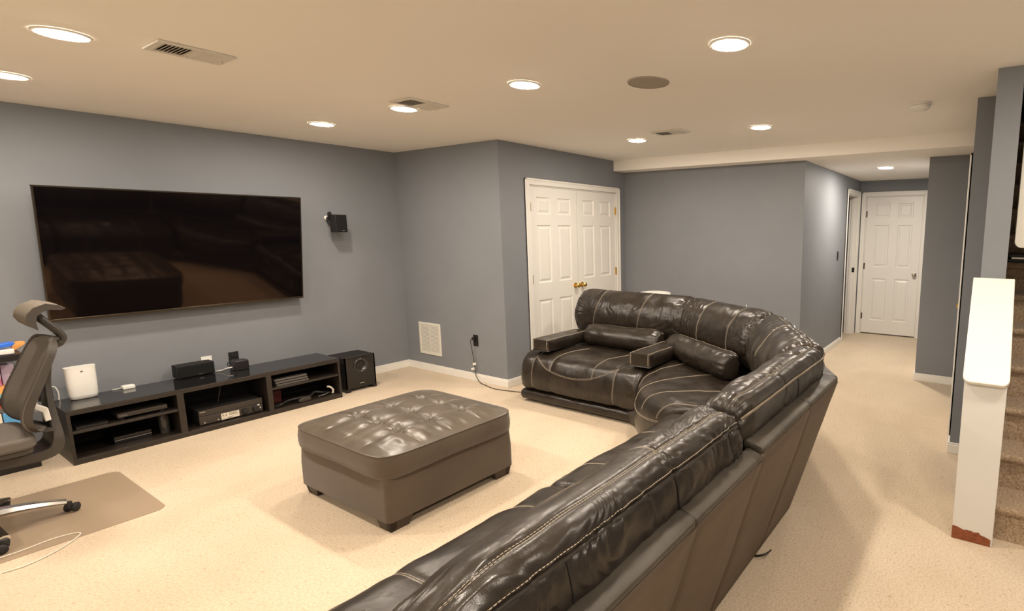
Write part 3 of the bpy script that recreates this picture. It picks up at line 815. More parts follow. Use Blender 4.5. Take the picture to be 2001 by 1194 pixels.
# front baffle with a port hole: ring of quads from square to circle
cxp, czp, rp, n = 2.742, 0.248, 0.062, 32
V = []; 
for k in range(n):
    a = 2*PI*k/n; V.append((cxp+rp*math.cos(a), SY0, czp+rp*math.sin(a)))
for k in range(n):
    a = 2*PI*k/n; c, s = math.cos(a), math.sin(a); q = max(abs(c), abs(s)); 
    px = (SX1-cxp if c > 0 else cxp-SX0); pz = (SZ-czp if s > 0 else czp-0.030)
    V.append((cxp + c/q*px, SY0, czp + s/q*pz))
fp.add(V, [(k, (k+1) % n, n+(k+1) % n, n+k) for k in range(n)])
fp.box(SX0, SX0+0.012, SY0, SY0+0.013, 0.030, SZ); fp.box(SX1-0.012, SX1, SY0, SY0+0.013, 0.030, SZ); fp.box(SX0, SX1, SY0+0.0005, SY0+0.013, SZ-0.010, SZ)
part('front_baffle', fp, m_blk_gl, t, smooth=False)
part('port', MB().lathe([(0.070, 0.000), (0.069, -0.006), (0.063, -0.009), (0.054, -0.006), (0.046, 0.002), (0.040, 0.011)], (cxp, SY0, czp), 'y', 40, cap=False), m_port, t)
part('port_throat', MB().lathe([(0.041, 0.0115), (0.041, 0.0105)], (cxp, SY0, czp), 'y', 32), m_ventdark, t)
part('logo', MB().box(2.722, 2.762, SY0-0.0015, SY0+0.001, 0.068, 0.075), m_silver, t, smooth=False)
for x0, x1 in ((SX0, SX0+0.04), (SX1-0.04, SX1)): part('foot', MB().box(x0, x1, SY0, SY1-0.01, 0, 0.031), m_blk, t)

# ------------------------------------------------------------------ cords
t = thing('sofa_cord', 'dark cord with white tags running from the wall outlet to the sofa', 'cord', (X2-0.03, 4.43, 0))
part('plug', MB().box(X2-0.035, X2-0.0105, 4.418, 4.452, 0.435, 0.467), m_blk, t, bevel=0.005)
part('cord', MB().tube(smoothpath([(X2-0.034, 4.438, 0.45), (X2-0.045, 4.452, 0.435), (X2-0.035, 4.458, 0.36), (X2-0.03, 4.442, 0.26), (X2-0.03, 4.425, 0.14), (X2-0.03, 4.42, 0.085), (X2-0.028, 4.41, 0.05), (X2-0.05, 4.33, 0.010), (X2-0.08, 4.20, 0.006), (3.42, 4.05, 0.006), (3.45, 3.85, 0.006), (3.50, 3.70, 0.006), (3.6, 3.55, 0.02)]), 0.004, 8), m_dcord, t)
def tagcard(c, rot):
    m = Matrix.Rotation(rot, 4, 'X'); q = MB()
    pts = [(-0.0006, -0.026, -0.012), (0.0006, -0.026, -0.012), (0.0006, 0.026, -0.012), (-0.0006, 0.026, -0.012), (-0.0006, -0.026, 0.012), (0.0006, -0.026, 0.012), (0.0006, 0.026, 0.012), (-0.0006, 0.026, 0.012)]
    return q.hexa([tuple(m @ Vector(p) + Vector(c)) for p in pts])
tag(part('tag', tagcard((X2-0.036, 4.425, 0.19), -0.3), m_wplast, t, smooth=False), 'white paper tag')
tag(part('tag', tagcard((X2-0.036, 4.452, 0.135), -0.3), m_wplast, t, smooth=False), 'white paper tag')
tag(part('phone_cord', MB().tube(smoothpath([(0.235, 3.90, 0.010), (0.38, 3.905, 0.006), (0.50, 3.925, 0.006), (0.575, 3.905, 0.006), (0.585, 3.865, 0.006), (0.52, 3.79, 0.005), (0.44, 3.735, 0.005), (0.37, 3.715, 0.005), (0.315, 3.725, 0.005)]), 0.0032, 8), m_cord), 'pale white cord looped on the carpet across the edge of the chair mat', 'cord')
t = thing('wall_charger', 'white charger with a hanging cable in the outlet left of the cabinet', 'charger', (0.80, 5.56, 0.4))
part('body', MB().box(0.772, 0.828, 5.548, 5.589, 0.425, 0.475), m_wplast, t, bevel=0.006)
part('cable', MB().tube(smoothpath([(0.822, 5.56, 0.458), (0.845, 5.555, 0.45), (0.855, 5.55, 0.39), (0.84, 5.545, 0.28), (0.83, 5.54, 0.12), (0.82, 5.53, 0.01)]), 0.004, 8), m_wplast, t)
t = thing('cable_loop', 'black cable loop on the carpet under the back of the sofa', 'cable', (2.27, 0.81, 0))
part('loop', MB().tube(smoothpath([(2.20, 0.90, 0.008), (2.20, 0.83, 0.02), (2.22, 0.79, 0.034), (2.26, 0.785, 0.030), (2.265, 0.80, 0.010), (2.22, 0.83, 0.006), (2.18, 0.92, 0.006)]), 0.0035, 8), m_blk, t)

# ------------------------------------------------------------------ chair mat
def rounded(x0, x1, y0, y1, r, n=6):
    pts = []
    for cx_, cy_, a0 in ((x1-r, y1-r, 0), (x0+r, y1-r, PI/2), (x0+r, y0+r, PI), (x1-r, y0+r, 3*PI/2)):
        for k in range(n+1):
            a = a0 + PI/2*k/n; pts.append((cx_+r*math.cos(a), cy_+r*math.sin(a)))
    return pts
tag(part('chair_mat', MB().prism(rounded(-0.30, 0.922, 3.845, 4.735, 0.055), 'z', 0.0008, 0.0032), m_matt), 'translucent plastic chair mat on the carpet under the office chair', 'chair mat')

# ------------------------------------------------------------------ ottoman
OX0, OX1, OY0, OY1 = 1.385, 2.255, 2.485, 3.405
ocx, ocy = (OX0+OX1)/2, (OY0+OY1)/2
t = thing('ottoman', 'square tufted brown leather ottoman in the middle of the carpet', 'ottoman', (ocx, ocy, 0))
hx, hy = (OX1-OX0)/2, (OY1-OY0)/2
tx = [ocx-0.205, ocx-0.01, ocx+0.195]; ty = [ocy-0.235, ocy-0.04, ocy+0.165]
N = 230
g = np.linspace(-1, 1, N)
U, W = np.meshgrid(g, g, indexing='ij')
mxm = np.maximum(np.abs(U), np.abs(W)); pn = (np.abs(U)**9 + np.abs(W)**9)**(1/9.0)
sc = np.where(pn > 1e-6, mxm/np.maximum(pn, 1e-6), 1)
PX, PY = ocx + U*sc*hx, ocy + W*sc*hy
edge = np.clip((1 - mxm), 0, 1)
Zt = 0.418 + 0.062*(1 - (1-np.clip(edge/0.75, 0, 1))**2.2)
def seam_x(q, p, span, lo, hi): 
    return np.exp(-np.abs((q-p)/0.0055)**1.5)*0.010 + np.exp(-((q-p)/0.035)**2)*0.0045
inx = np.clip((edge-0.06)/0.20, 0, 1)
for x in tx: Zt -= seam_x(PX, x, 0, 0, 0)*inx
for y in ty: Zt -= seam_x(PY, y, 0, 0, 0)*inx
for x in tx:
    for y in ty:
        r2 = np.sqrt((PX-x)**2+(PY-y)**2)
        Zt -= 0.018*np.exp(-(r2/0.022)**1.5) + 0.009*np.exp(-(r2/0.065)**2)
        th = np.arctan2(PY-y, PX-x)
        Zt += 0.0018*np.sin(th*7 + 3*x*7)*np.exp(-((r2-0.045)/0.03)**2)
Zt += 0.0022*vn(PX*16, PY*6, 3)*inx + 0.0018*vn(PX*7, PY*24, 5)*inx
ew = np.exp(-((edge-0.16)/0.10)**2)
Zt += 0.0040*vn(PX*26, PY*8, 6)*ew
V = np.stack([PX, PY, Zt], -1).reshape(-1, 3).tolist()
F = [(i*N+j, (i+1)*N+j, (i+1)*N+j+1, i*N+j+1) for i in range(N-1) for j in range(N-1)]
rim = [i*N for i in range(N)] + [(N-1)*N+j for j in range(1, N)] + [i*N+N-1 for i in range(N-2, -1, -1)] + [j for j in range(N-2, 0, -1)]
link_mesh('top_cushion', V, F, m_ott_top, t, angle=180)
rp = [V[i] for i in rim]; nr = len(rp)
rings = [(1.000, 0.418, 0), (1.004, 0.412, 0.003), (1.006, 0.400, 0.006), (1.012, 0.37, 0.011), (1.012, 0.34, 0.011), (1.004, 0.315, 0.006), (0.990, 0.302, -0.004), (0.965, 0.298, -0.02)]
V = []; F = []
for _, z, o_ in rings:
    for p in rp:
        dx, dy = p[0]-ocx, p[1]-ocy
        sag = 0.012*(1-min(1, abs(abs(dx)/hx - abs(dy)/hy)*1.0)) if z < 0.33 else 0
        V.append((p[0] + o_*np.sign(dx)*min(1, abs(dx)/hx*1.0)**6, p[1] + o_*np.sign(dy)*min(1, abs(dy)/hy)**6, z - 0.010*(1-max(0, (1-abs(dx)/hx)+(1-abs(dy)/hy)))*(z < 0.33)))
for i in range(len(rings)-1):
    for k in range(nr): F.append((i*nr+k, i*nr+(k+1) % nr, (i+1)*nr+(k+1) % nr, (i+1)*nr+k))
link_mesh('cushion_border', V, F, m_ott_side, t, angle=60)
step = 2
part('piping', MB().tube([(p[0]+0.001*np.sign(p[0]-ocx), p[1]+0.001*np.sign(p[1]-ocy), 0.4165) for p in rp[::step]] + [(rp[0][0], rp[0][1], 0.4165)], 0.0042, 6), m_ott_top, t)
bx0, bx1, by0, by1 = OX0+0.018, OX1-0.018, OY0+0.018, OY1-0.018
q = rounded(bx0, bx1, by0, by1, 0.03, 5)
V = [(x, y, z) for z, s in ((0.062, 0), (0.075, 0.0), (0.2, 0.0), (0.302, -0.006)) for x, y in ((x+s*np.sign(ocx-x)*-1, y+s*np.sign(ocy-y)*-1) for x, y in q)]
nq = len(q); F = [(i*nq+k, i*nq+(k+1) % nq, (i+1)*nq+(k+1) % nq, (i+1)*nq+k) for i in range(3) for k in range(nq)]
F += [tuple(range(nq-1, -1, -1)), tuple(range(3*nq, 4*nq))]
link_mesh('base', V, F, m_ott_side, t)
for sx in (-1, 1):
    for sy in (-1, 1):
        ex = bx1 if sx > 0 else bx0; ey = by1 if sy > 0 else by0
        e = 0.012
        # L-shaped bracket foot, tapering to the floor
        L = MB()
        for a, b_ in (((0.135, 0.04)), ((0.04, 0.135))):
            x_o, y_o = ex - sx*e*0.95, ey - sy*e*0.95
            tp = [(x_o, y_o), (x_o - sx*a, y_o), (x_o - sx*a, y_o - sy*b_), (x_o, y_o - sy*b_)]
            xb, yb2 = ex - sx*e*2.0, ey - sy*e*2.0
            a2, b2 = (a-0.035 if a > 0.1 else a-0.01), (b_-0.035 if b_ > 0.1 else b_-0.01)
            bt = [(xb, yb2), (xb - sx*a2, yb2), (xb - sx*a2, yb2 - sy*b2), (xb, yb2 - sy*b2)]
            L.hexa([(x, y, 0) for x, y in bt] + [(x, y, 0.066) for x, y in tp])
        part('leg', L, m_ott_leg, t, smooth=False)

# ------------------------------------------------------------------ sectional sofa
CREF = 4.97
def frN(P): return P
def frL(P): return np.stack([CREF - P[..., 1], CREF - P[..., 0], P[..., 2]], -1)
c30, s30 = math.cos(PI/6), 0.5
def frW1(P):
    s, d, z = P[..., 0], P[..., 1]-0.62, P[..., 2]
    return np.stack([2.75 + s*c30 - d*s30, 0.62 + s*s30 + d*c30, z], -1)
MX, MY = 2.75 + 1.171*c30, 0.62 + 1.171*s30
def frW2(P):
    s, d, z = P[..., 0], P[..., 1]-0.62, P[..., 2]
    return np.stack([MX + s*s30 - d*c30, MY + s*c30 + d*s30, z], -1)

def closed_spline(pts, n):
    P = np.array(pts, float); m = len(P); out = []
    for i in range(m):
        p0, p1, p2, p3 = P[i-1], P[i], P[(i+1) % m], P[(i+2) % m]
        for k in range(24):
            tt = k/24
            out.append(0.5*((2*p1) + (-p0+p2)*tt + (2*p0-5*p1+4*p2-p3)*tt*tt + (-p0+3*p1-3*p2+p3)*tt**3))
    out = np.array(out); cl = np.vstack([out, out[:1]])
    L = np.r_[0, np.cumsum(np.linalg.norm(np.diff(cl, axis=0), axis=1))]
    q = np.linspace(0, L[-1], n, endpoint=False)
    return np.stack([np.interp(q, L, cl[:, 0]), np.interp(q, L, cl[:, 1])], -1), L[-1]

class Roll:
    """a stuffed leather roll: closed profile (d, z) swept along s, rounded and gathered at the ends, wrinkled"""
    def __init__(self, prof, s0, s1, fr, ns=120, nv=110, mitre=(0, 0), end=(0.07, 0.07), cap=0.72, wr=1.0, gath=1.0, soft=1.0, seed=1, seams=(), cross=(), bulge=0.0, fan=None, puff=0.0):
        Q, L = closed_spline(prof, nv)
        self.L = L; self.nv = nv; self.ns = ns; self.prof = Q
        c = Q.mean(0)
        u = np.linspace(0, 1, ns); u = 0.5*u + 0.5*(0.5-0.5*np.cos(PI*u))
        self.u = u
        width = abs(s1-s0)
        dl, dr = u*width, (1-u)*width
        def shr(d, e): 
            tt = np.clip(d/max(e, 1e-6), 0, 1); return cap + (1-cap)*np.sqrt(np.clip(1-(1-tt)**2, 0, 1))
        k = np.minimum(shr(dl, end[0]), shr(dr, end[1]))
        k = k + puff*np.sin(PI*u)
        D = c[0] + (Q[None, :, 0]-c[0])*k[:, None]
        Z = c[1] + (Q[None, :, 1]-c[1])*k[:, None]
        D = D + bulge*np.sin(PI*u)[:, None]*np.clip((Q[None, :, 0]-c[0])/0.4, 0, 1)
        sa = s0 + mitre[0]*(D-0.62); sb = s1 - mitre[1]*(D-0.62)
        S = sa + (sb-sa)*u[:, None]
        if fan is not None:
            P = fan(u[:, None]*np.ones_like(D), D, Z)
        else:
            P = np.stack([S, D, Z], -1)
        # profile normals
        tq = np.roll(Q, -1, 0) - np.roll(Q, 1, 0)
        nq = np.stack([tq[:, 1], -tq[:, 0]], -1); nq /= np.linalg.norm(nq, axis=1)[:, None] + 1e-9
        if np.sum(nq*(Q-c)) < 0: nq = -nq
        vm = np.arange(nv)/nv*L
        SS, VV = np.meshgrid(u*width, vm, indexing='ij')
        per = 0.5-0.5*np.cos(2*PI*np.arange(nv)/nv*0 + 0) if False else 1
        fade = np.clip(np.minimum(np.arange(nv), nv-np.arange(nv))/6.0, 0, 1)[None, :]
        endd = np.minimum(dl, dr)[:, None]
        dsp = soft*(0.0062*vn(SS*5, VV*7, seed) + 0.0042*vn(SS*11, VV*12, seed+1))
        w1 = vn(SS*34 + 3*vn(SS*4, VV*9, seed+5), VV*7, seed+2); w1 = 1-np.abs(w1)*2
        amp = np.clip(0.5+0.9*vn(SS*3.2, VV*5, seed+7), 0, 1)
        dsp = dsp + wr*0.0042*w1*amp
        w2 = vn(SS*7 + 1.5*vn(SS*6, VV*10, seed+8), VV*34 + 1.2*vn(SS*9, VV*6, seed+4), seed+3); w2 = 1-2*np.abs(w2)**0.8
        dsp = dsp + gath*0.0080*w2*np.exp(-endd/0.10)*np.clip(endd/0.012, 0.3, 1)
        dsp = dsp*fade
        for vs in seams:
            dsp = dsp - 0.0055*np.exp(-(((VV/L-vs)*L)/0.008)**2) - 0.003*np.exp(-(((VV/L-vs)*L)/0.03)**2)
        for uc in cross:
            dsp = dsp - 0.0045*np.exp(-((SS-uc*width)/0.007)**2) - 0.003*np.exp(-((SS-uc*width)/0.03)**2)
        N3 = np.zeros_like(P)
        P2 = P.copy()
        if fan is None:
            P2[..., 1] += dsp*nq[None, :, 0]; P2[..., 2] += dsp*nq[None, :, 1]
            P2 = fr(P2)
        else:
            P2[..., 2] += dsp*nq[None, :, 1]
        self.P = P2
        du = np.gradient(P2, axis=0); dv = np.roll(P2, -1, 1) - np.roll(P2, 1, 1)
        nn = np.cross(du, dv); nn /= np.linalg.norm(nn, axis=-1)[..., None] + 1e-12
        cen = P2.mean((0, 1))
        if np.sum(nn*(P2-P2.mean(1, keepdims=True))) < 0: nn = -nn
        self.Nn = nn
    def ev(self, u, v, off=0.0):
        iu = np.interp(u, self.u, np.arange(self.ns)); v = (v % 1.0)*self.nv
        i0 = int(min(math.floor(iu), self.ns-2)); fu = iu - i0
        j0 = int(math.floor(v)) % self.nv; j1 = (j0+1) % self.nv; fv = v - math.floor(v)
        def lerp(A): return (A[i0, j0]*(1-fu)+A[i0+1, j0]*fu)*(1-fv) + (A[i0, j1]*(1-fu)+A[i0+1, j1]*fu)*fv
        return lerp(self.P) + off*lerp(self.Nn)
    def fine(self):
        Q = np.vstack([self.prof, self.prof[:1]]); x = np.arange(len(Q)); q = np.linspace(0, len(Q)-1, 20*self.nv, endpoint=False)
        return np.stack([np.interp(q, x, Q[:, 0]), np.interp(q, x, Q[:, 1])], -1), q/self.nv
    def vfind(self, d, z):
        Q, v = self.fine()
        return float(v[np.argmin((Q[:, 0]-d)**2 + (Q[:, 1]-z)**2)])
    def mesh(self, name, m, parent):
        ns, nv = self.ns, self.nv
        V = self.P.reshape(-1, 3)
        I, J = np.meshgrid(np.arange(ns-1), np.arange(nv), indexing='ij')
        J1 = (J+1) % nv
        F = np.stack([I*nv+J, (I+1)*nv+J, (I+1)*nv+J1, I*nv+J1], -1).reshape(-1, 4).tolist()
        F += [list(range(nv-1, -1, -1)), list(range((ns-1)*nv, ns*nv))]
        return link_mesh(name, V, F, m, parent, angle=75)

def stitch(parent, roll, uv, m, r=0.0011, gap=0.008, dashes=False, name='stitching', n=60, off=0.0008, double=True):
    """one or two thread lines laid on the surface along a (u, v) polyline"""
    uv = np.array(uv, float)
    tt = np.linspace(0, len(uv)-1, n)
    us = np.interp(tt, np.arange(len(uv)), uv[:, 0]); vs = np.interp(tt, np.arange(len(uv)), uv[:, 1])
    base = np.array([roll.ev(a, b, off) for a, b in zip(us, vs)])
    nrm = np.array([roll.ev(a, b, off+1.0) for a, b in zip(us, vs)]) - base
    tg = np.gradient(base, axis=0); tg /= np.linalg.norm(tg, axis=1)[:, None] + 1e-12
    sd = np.cross(tg, nrm)
    mb = MB()
    for sgn in ((-1, 1) if double else (0,)):
        path = base + sd*gap*0.5*sgn
        if dashes:
            L = np.r_[0, np.cumsum(np.linalg.norm(np.diff(path, axis=0), axis=1))]
            nd = int(L[-1]/0.0095)
            for k in range(nd):
                a, b = k*0.0095, k*0.0095+0.0072
                pp = [np.array([np.interp(x, L, path[:, c]) for c in range(3)]) for x in (a, (a+b)/2, b)]
                pp[1] = pp[1] + nrm[min(len(nrm)-1, int(k/nd*len(nrm)))]*0.0008
                mb.tube(pp, [r*0.6, r, r*0.6], 5)
        else:
            mb.tube(list(path), r, 5)
    o = part(name, mb, m, parent)
    if dashes: o['kind'] = 'stuff'
    return o

# profiles in (d, z): d grows from the sofa's back to its front
BACK = [(0.715, 0.775), (0.690, 0.835), (0.683, 0.895), (0.705, 0.935), (0.755, 0.952), (0.815, 0.944), (0.880, 0.905), (0.935, 0.835), (0.970, 0.745), (0.972, 0.655), (0.940, 0.575), (0.890, 0.52), (0.82, 0.52), (0.765, 0.62), (0.740, 0.71)]
SEAT = [(0.82, 0.43), (1.0, 0.452), (1.2, 0.462), (1.40, 0.463), (1.53, 0.449), (1.615, 0.412), (1.66, 0.345), (1.680, 0.26), (1.682, 0.185), (1.655, 0.130), (1.55, 0.118), (1.25, 0.12), (0.95, 0.17), (0.84, 0.30)]
KICK = [(1.56, 0.022), (1.635, 0.022), (1.662, 0.040), (1.670, 0.068), (1.660, 0.098), (1.63, 0.112), (1.56, 0.113)]
PILLOW = [(1.00, 0.47), (1.045, 0.445), (1.105, 0.462), (1.150, 0.515), (1.152, 0.575), (1.115, 0.625), (1.055, 0.655), (1.005, 0.650), (0.985, 0.59), (0.985, 0.53)]
ARM = [(1.02, 0.485), (1.02, 0.565), (1.03, 0.577), (1.30, 0.580), (1.565, 0.580), (1.590, 0.570), (1.594, 0.53), (1.590, 0.485), (1.575, 0.476), (1.30, 0.474), (1.04, 0.474)]
RAIL = [(0.634, 0.758), (0.626, 0.768), (0.6215, 0.780), (0.623, 0.787), (0.632, 0.791), (0.675, 0.800), (0.712, 0.806), (0.722, 0.796), (0.715, 0.768), (0.68, 0.752), (0.655, 0.750)]

def shell(root, fr, s0, s1, breaks, mitre=(0, 0), dz=0.0, rw=0.715, rails=None):
    """sloping upholstered back: vinyl panels between seams, dark carcass, leather rail on top"""
    def pt(s, d, z):
        u = (s-s0)/(s1-s0)
        sa = s0 + mitre[0]*(d-0.62); sb = s1 - mitre[1]*(d-0.62)
        return fr(np.array([sa+(sb-sa)*u, d, z]))
    bs = [s0] + list(breaks) + [s1]
    for a, b in zip(bs[:-1], bs[1:]):
        a2, b2 = a+0.002, b-0.002
        q = MB(); n = 10; m_ = 10
        V = []
        for i in range(n+1):
            for j in range(m_+1):
                f = j/m_; s = a2+(b2-a2)*i/n
                d = 0.842+(0.6265-0.842)*f; z = 0.028+(0.767+dz-0.028)*f
                e = min(i, n-i)/n*2; g2 = math.sin(PI*f)
                off = -0.006*min(1, e*4)*g2 - 0.004*vn(np.array(s*4.0), np.array(f*3.0), 11)*g2
                V.append(pt(s, d+off, z+off*0.29))
        F = [(i*(m_+1)+j, (i+1)*(m_+1)+j, (i+1)*(m_+1)+j+1, i*(m_+1)+j+1) for i in range(n) for j in range(m_)]
        q.add(V, F)
        o = part('back_panel', q, m_lea_back, root, angle=60)
        sm = o.modifiers.new('thickness', 'SOLIDIFY'); sm.thickness = 0.012; sm.offset = 0
    car = MB()
    poly = [(0.860, 0.02), (0.645, 0.745+dz), (0.70, 0.765+dz), (0.84, 0.42), (1.54, 0.16), (1.60, 0.10), (1.58, 0.02)]
    e0, e1 = s0+0.006, s1-0.006
    n = len(poly)
    V = [pt(e0, *p) for p in poly] + [pt(e1, *p) for p in poly]
    car.add(V, [tuple(range(n)), tuple(range(2*n-1, n-1, -1))] + [(i, (i+1) % n, n+(i+1) % n, n+i) for i in range(n)])
    part('carcass', car, m_lea_rail, root, smooth=False)
    rs = rails or [s0, s1]
    for a, b in zip(rs[:-1], rs[1:]):
        prof = [(0.6215+(d-0.6215)*(rw-0.6215)/(0.715-0.6215), z+dz) for d, z in RAIL]
        mi = (mitre[0] if a == s0 else 0, mitre[1] if b == s1 else 0)
        R = Roll(prof, a+0.002, b-0.002, fr, 40, 40, mi, (0.012, 0.012), 0.9, 0.15, 0.0, 0.25, 21)
        R.mesh('top_rail', m_lea_rail, root)

def back_cushion(root, fr, s0, s1, us, seed, mitre=(0, 0), dz=0.0, near=False, ns=120, nv=110, rear=(), slant=0.0, rw=0.715, end=(0.085, 0.085), cap=0.76, wr=1.0):
    prof = [(d + (rw-0.715)*(1 if i in (0, 14) else 0.45 if i in (1, 13) else 0), z+dz) for i, (d, z) in enumerate(BACK)]
    R = Roll(prof, s0, s1, fr, ns, nv, mitre, end, cap, 0, 0, 0, seed, puff=0.015)
    vp = R.vfind(0.684, 0.90+dz); vs = R.vfind(0.745, 0.951+dz); vf = R.vfind(0.955, 0.60+dz); vb = R.vfind(0.72+rw-0.715, 0.77+dz)
    v_top = vs
    R = Roll(prof, s0, s1, fr, ns, nv, mitre, end, cap, wr, 1.0, 1.0, seed, seams=(vp, vs), cross=us if slant == 0 else (), puff=0.015)
    c = R.mesh('back_cushion', m_lea, root)
    up = np.linspace(0.012, 0.988, 60)
    pth = [R.ev(u, vp, 0.003) for u in up]
    part('piping', MB().tube(pth, 0.0052, 8), m_pipe if not near else m_lea, c)
    if near:
        stitch(c, R, [(u, vp + 0.014/R.L*(1 if vs > vp else -1)) for u in np.linspace(0.02, 0.98, 30)], m_thread, 0.0013, dashes=True, double=False, n=200)
        stitch(c, R, [(u, vs) for u in np.linspace(0.02, 0.98, 30)], m_thread, 0.0012, gap=0.007, dashes=True, n=200)
    else:
        stitch(c, R, [(u, vs) for u in np.linspace(0.03, 0.97, 30)], m_thread2, 0.0013, gap=0.006)
    if vf < vs: vf += 1 if vf + 1 - vs < 0.6 else 0
    for u in us:
        stitch(c, R, [(u, vs), (u-slant*0.4, (vs+vf)/2), (u-slant, vf)], m_thread, 0.0011, gap=0.008)
    if vb > vp and vb - vp > 0.5: vb -= 1
    for u in rear:
        stitch(c, R, [(u+0.012*0, vp), (u+0.004, (vp+vb)/2), (u+0.012, vb)], m_seamd, 0.0018, double=False, name='rear_seam')
    return R, c

def seat_cushion(root, fr, s0, s1, us, seed, arc=True, end=(0.05, 0.05), nstitch=m_thread):
    R = Roll(SEAT, s0, s1, fr, 110, 110, (0, 0), end, 0.86, 0.35, 0.45, 0.8, seed, cross=us)
    c = R.mesh('seat_cushion', m_lea, root)
    vt = R.vfind(1.05, 0.455); vfr = R.vfind(1.672, 0.15); vm = R.vfind(1.60, 0.42); va = R.vfind(1.675, 0.28)
    if abs(vfr-vt) > 0.5: print('seat v wrap')
    if arc:
        def vz(z):                      # profile position on the front face at height z
            pr, vv = R.fine(); return float(vv[np.argmin((pr[:, 1]-z)**2 + 50*(pr[:, 0] < 1.5))])
        apts = [(0.14, 0.437), (0.19, 0.375), (0.30, 0.322), (0.475, 0.297), (0.62, 0.318), (0.745, 0.379), (0.82, 0.437)]
        xs_ = np.linspace(0.14, 0.82, 40)
        zs_ = np.interp(xs_, [p[0] for p in apts], [p[1] for p in apts])
        zs_ = np.convolve(np.pad(zs_, 3, mode='edge'), np.ones(7)/7, 'valid')
        stitch(c, R, [(a, vz(b)) for a, b in zip(xs_, zs_)], nstitch, n=150)
        for u in (us[0], us[-1]): stitch(c, R, [(u, vz(0.43)), (u, (vz(0.43)+vfr)/2), (u, vfr)], nstitch)
        vb_ = R.vfind(1.25, 0.463); v1_ = R.vfind(1.45, 0.461)
        for (ua, ub, uc) in ((0.37, 0.31, 0.285), (0.715, 0.655, 0.64)):
            stitch(c, R, [(ua, vb_), (ub, v1_), (uc, vm), (uc, vz(float(np.interp(uc, xs_, zs_))))], nstitch)
    else:
        for u in us: stitch(c, R, [(u, vt), (u, vm), (u, vfr)], nstitch)
    return R, c

def kick(root, fr, s0, s1, seed):
    R = Roll(KICK, s0, s1, fr, 60, 36, (0, 0), (0.03, 0.03), 0.9, 0.2, 0.2, 0.4, seed)
    return R.mesh('kick_panel', m_lea, root)

def armrest(root, fr, s0, s1, seed):
    R = Roll(ARM, s0, s1, fr, 40, 110, (0, 0), (0.018, 0.018), 0.955, 0.15, 0.1, 0.35, seed)
    a = R.mesh('armrest', m_lea, root)
    v0 = R.vfind(1.06, 0.576); v1 = R.vfind(1.592, 0.49)
    for u in (0.10, 0.90):
        vv = [(u, v0), (u, R.vfind(1.30, 0.58)), (u, R.vfind(1.56, 0.58)), (u, R.vfind(1.594, 0.54)), (u, v1)]
        stitch(a, R, vv, m_thread, 0.0012, 0.006)
    return a

def pillow(root, fr, s0, s1, seed, mitre=(0, 0), dd=0.0):
    R = Roll([(d+dd, z) for d, z in PILLOW], s0, s1, fr, 70, 60, mitre, (0.10, 0.10), 0.66, 0.6, 1.0, 1.0, seed)
    p = R.mesh('lumbar_pillow', m_lea, root)
    vt = R.vfind(1.005+dd, 0.65)
    part('piping', MB().tube([R.ev(u, vt, 0.002) for u in np.linspace(0.01, 0.99, 40)], 0.004, 7), m_pipe, p)
    return p

G = 'pieces of the dark leather sectional'
# near recliner (nearest the camera)
t = thing('recliner_seat', 'nearest dark leather seat section with ribbed back top, cut by the bottom edge', 'sofa', (1.0, 1.1, 0), G)
shell(t, frN, 0.32, 1.675, [1.19], dz=-0.02, rw=0.678, rails=[0.32, 1.185, 1.675])
back_cushion(t, frN, 0.45, 1.655, [0.60], 31, dz=-0.012, rw=0.678, near=True, ns=330, nv=240, rear=[0.235, 0.60, 0.89], end=(0.24, 0.085), cap=0.62, wr=1.3)
seat_cushion(t, frN, 0.44, 1.625, [0.385, 0.82], 41, arc=False, end=(0.05, 0.06))
kick(t, frN, 0.46, 1.62, 42)
armrest(t, frN, 0.28, 0.45, 43)
# armless seat between it and the corner
t = thing('armless_seat', 'armless dark leather seat section between the nearest section and the corner piece', 'sofa', (2.2, 1.1, 0), G)
shell(t, frN, 1.68, 2.75, [2.26], mitre=(0, math.tan(PI/12)), rw=0.695, rails=[1.68, 2.26, 2.75])
back_cushion(t, frN, 1.665, 2.745, [0.40], 32, mitre=(0, math.tan(PI/12)), rw=0.695, ns=220, nv=150, rear=[0.55])
seat_cushion(t, frN, 1.632, 2.70, [0.22, 0.66], 44, arc=False)
kick(t, frN, 1.64, 2.69, 45)
# wedge
t = thing('corner_seat', 'curved corner section of the dark leather sofa with fanned seat stitching', 'sofa', (3.3, 1.7, 0), G)
tn = math.tan(PI/12)
shell(t, frW1, 0.004, 1.167, [0.58], mitre=(tn, tn))
shell(t, frW2, 0.004, 1.167, [0.58], mitre=(tn, tn))
back_cushion(t, frW1, 0.01, 1.16, [0.5], 33, mitre=(tn, tn), ns=140)
back_cushion(t, frW2, 0.01, 1.16, [0.25, 0.68], 34, mitre=(tn, tn), ns=140)
def fan(u, D, Z):
    a = np.stack([2.725+0*D, D, Z], -1); b = np.stack([CREF-D, 2.245+0*D, Z], -1)
    P = a + (b-a)*u[..., None]
    bl = 0.10*np.sin(PI*u)*np.clip((D-1.1)/0.55, 0, 1)
    back = 0.16*np.sin(PI*u)*np.clip((1.1-D)/0.3, 0, 1)
    P[..., 0] += (-bl + back)*0.7071; P[..., 1] += (bl - back)*0.7071
    return P
WSEAT = [(0.78, 0.43)] + SEAT[1:-1] + [(0.80, 0.30)]
R = Roll(WSEAT, 0, 1.0, None, 100, 110, (0, 0), (0.04, 0.04), 0.93, 0.3, 0.4, 0.8, 47, fan=fan)
c = R.mesh('seat_cushion', m_lea, t)
vt = R.vfind(0.95, 0.45); vm = R.vfind(1.60, 0.42); vfr = R.vfind(1.672, 0.15); va = R.vfind(1.66, 0.34)
for u in (0.12, 0.37, 0.62, 0.86): stitch(c, R, [(u, vt), (u, vm), (u, va)], m_thread)
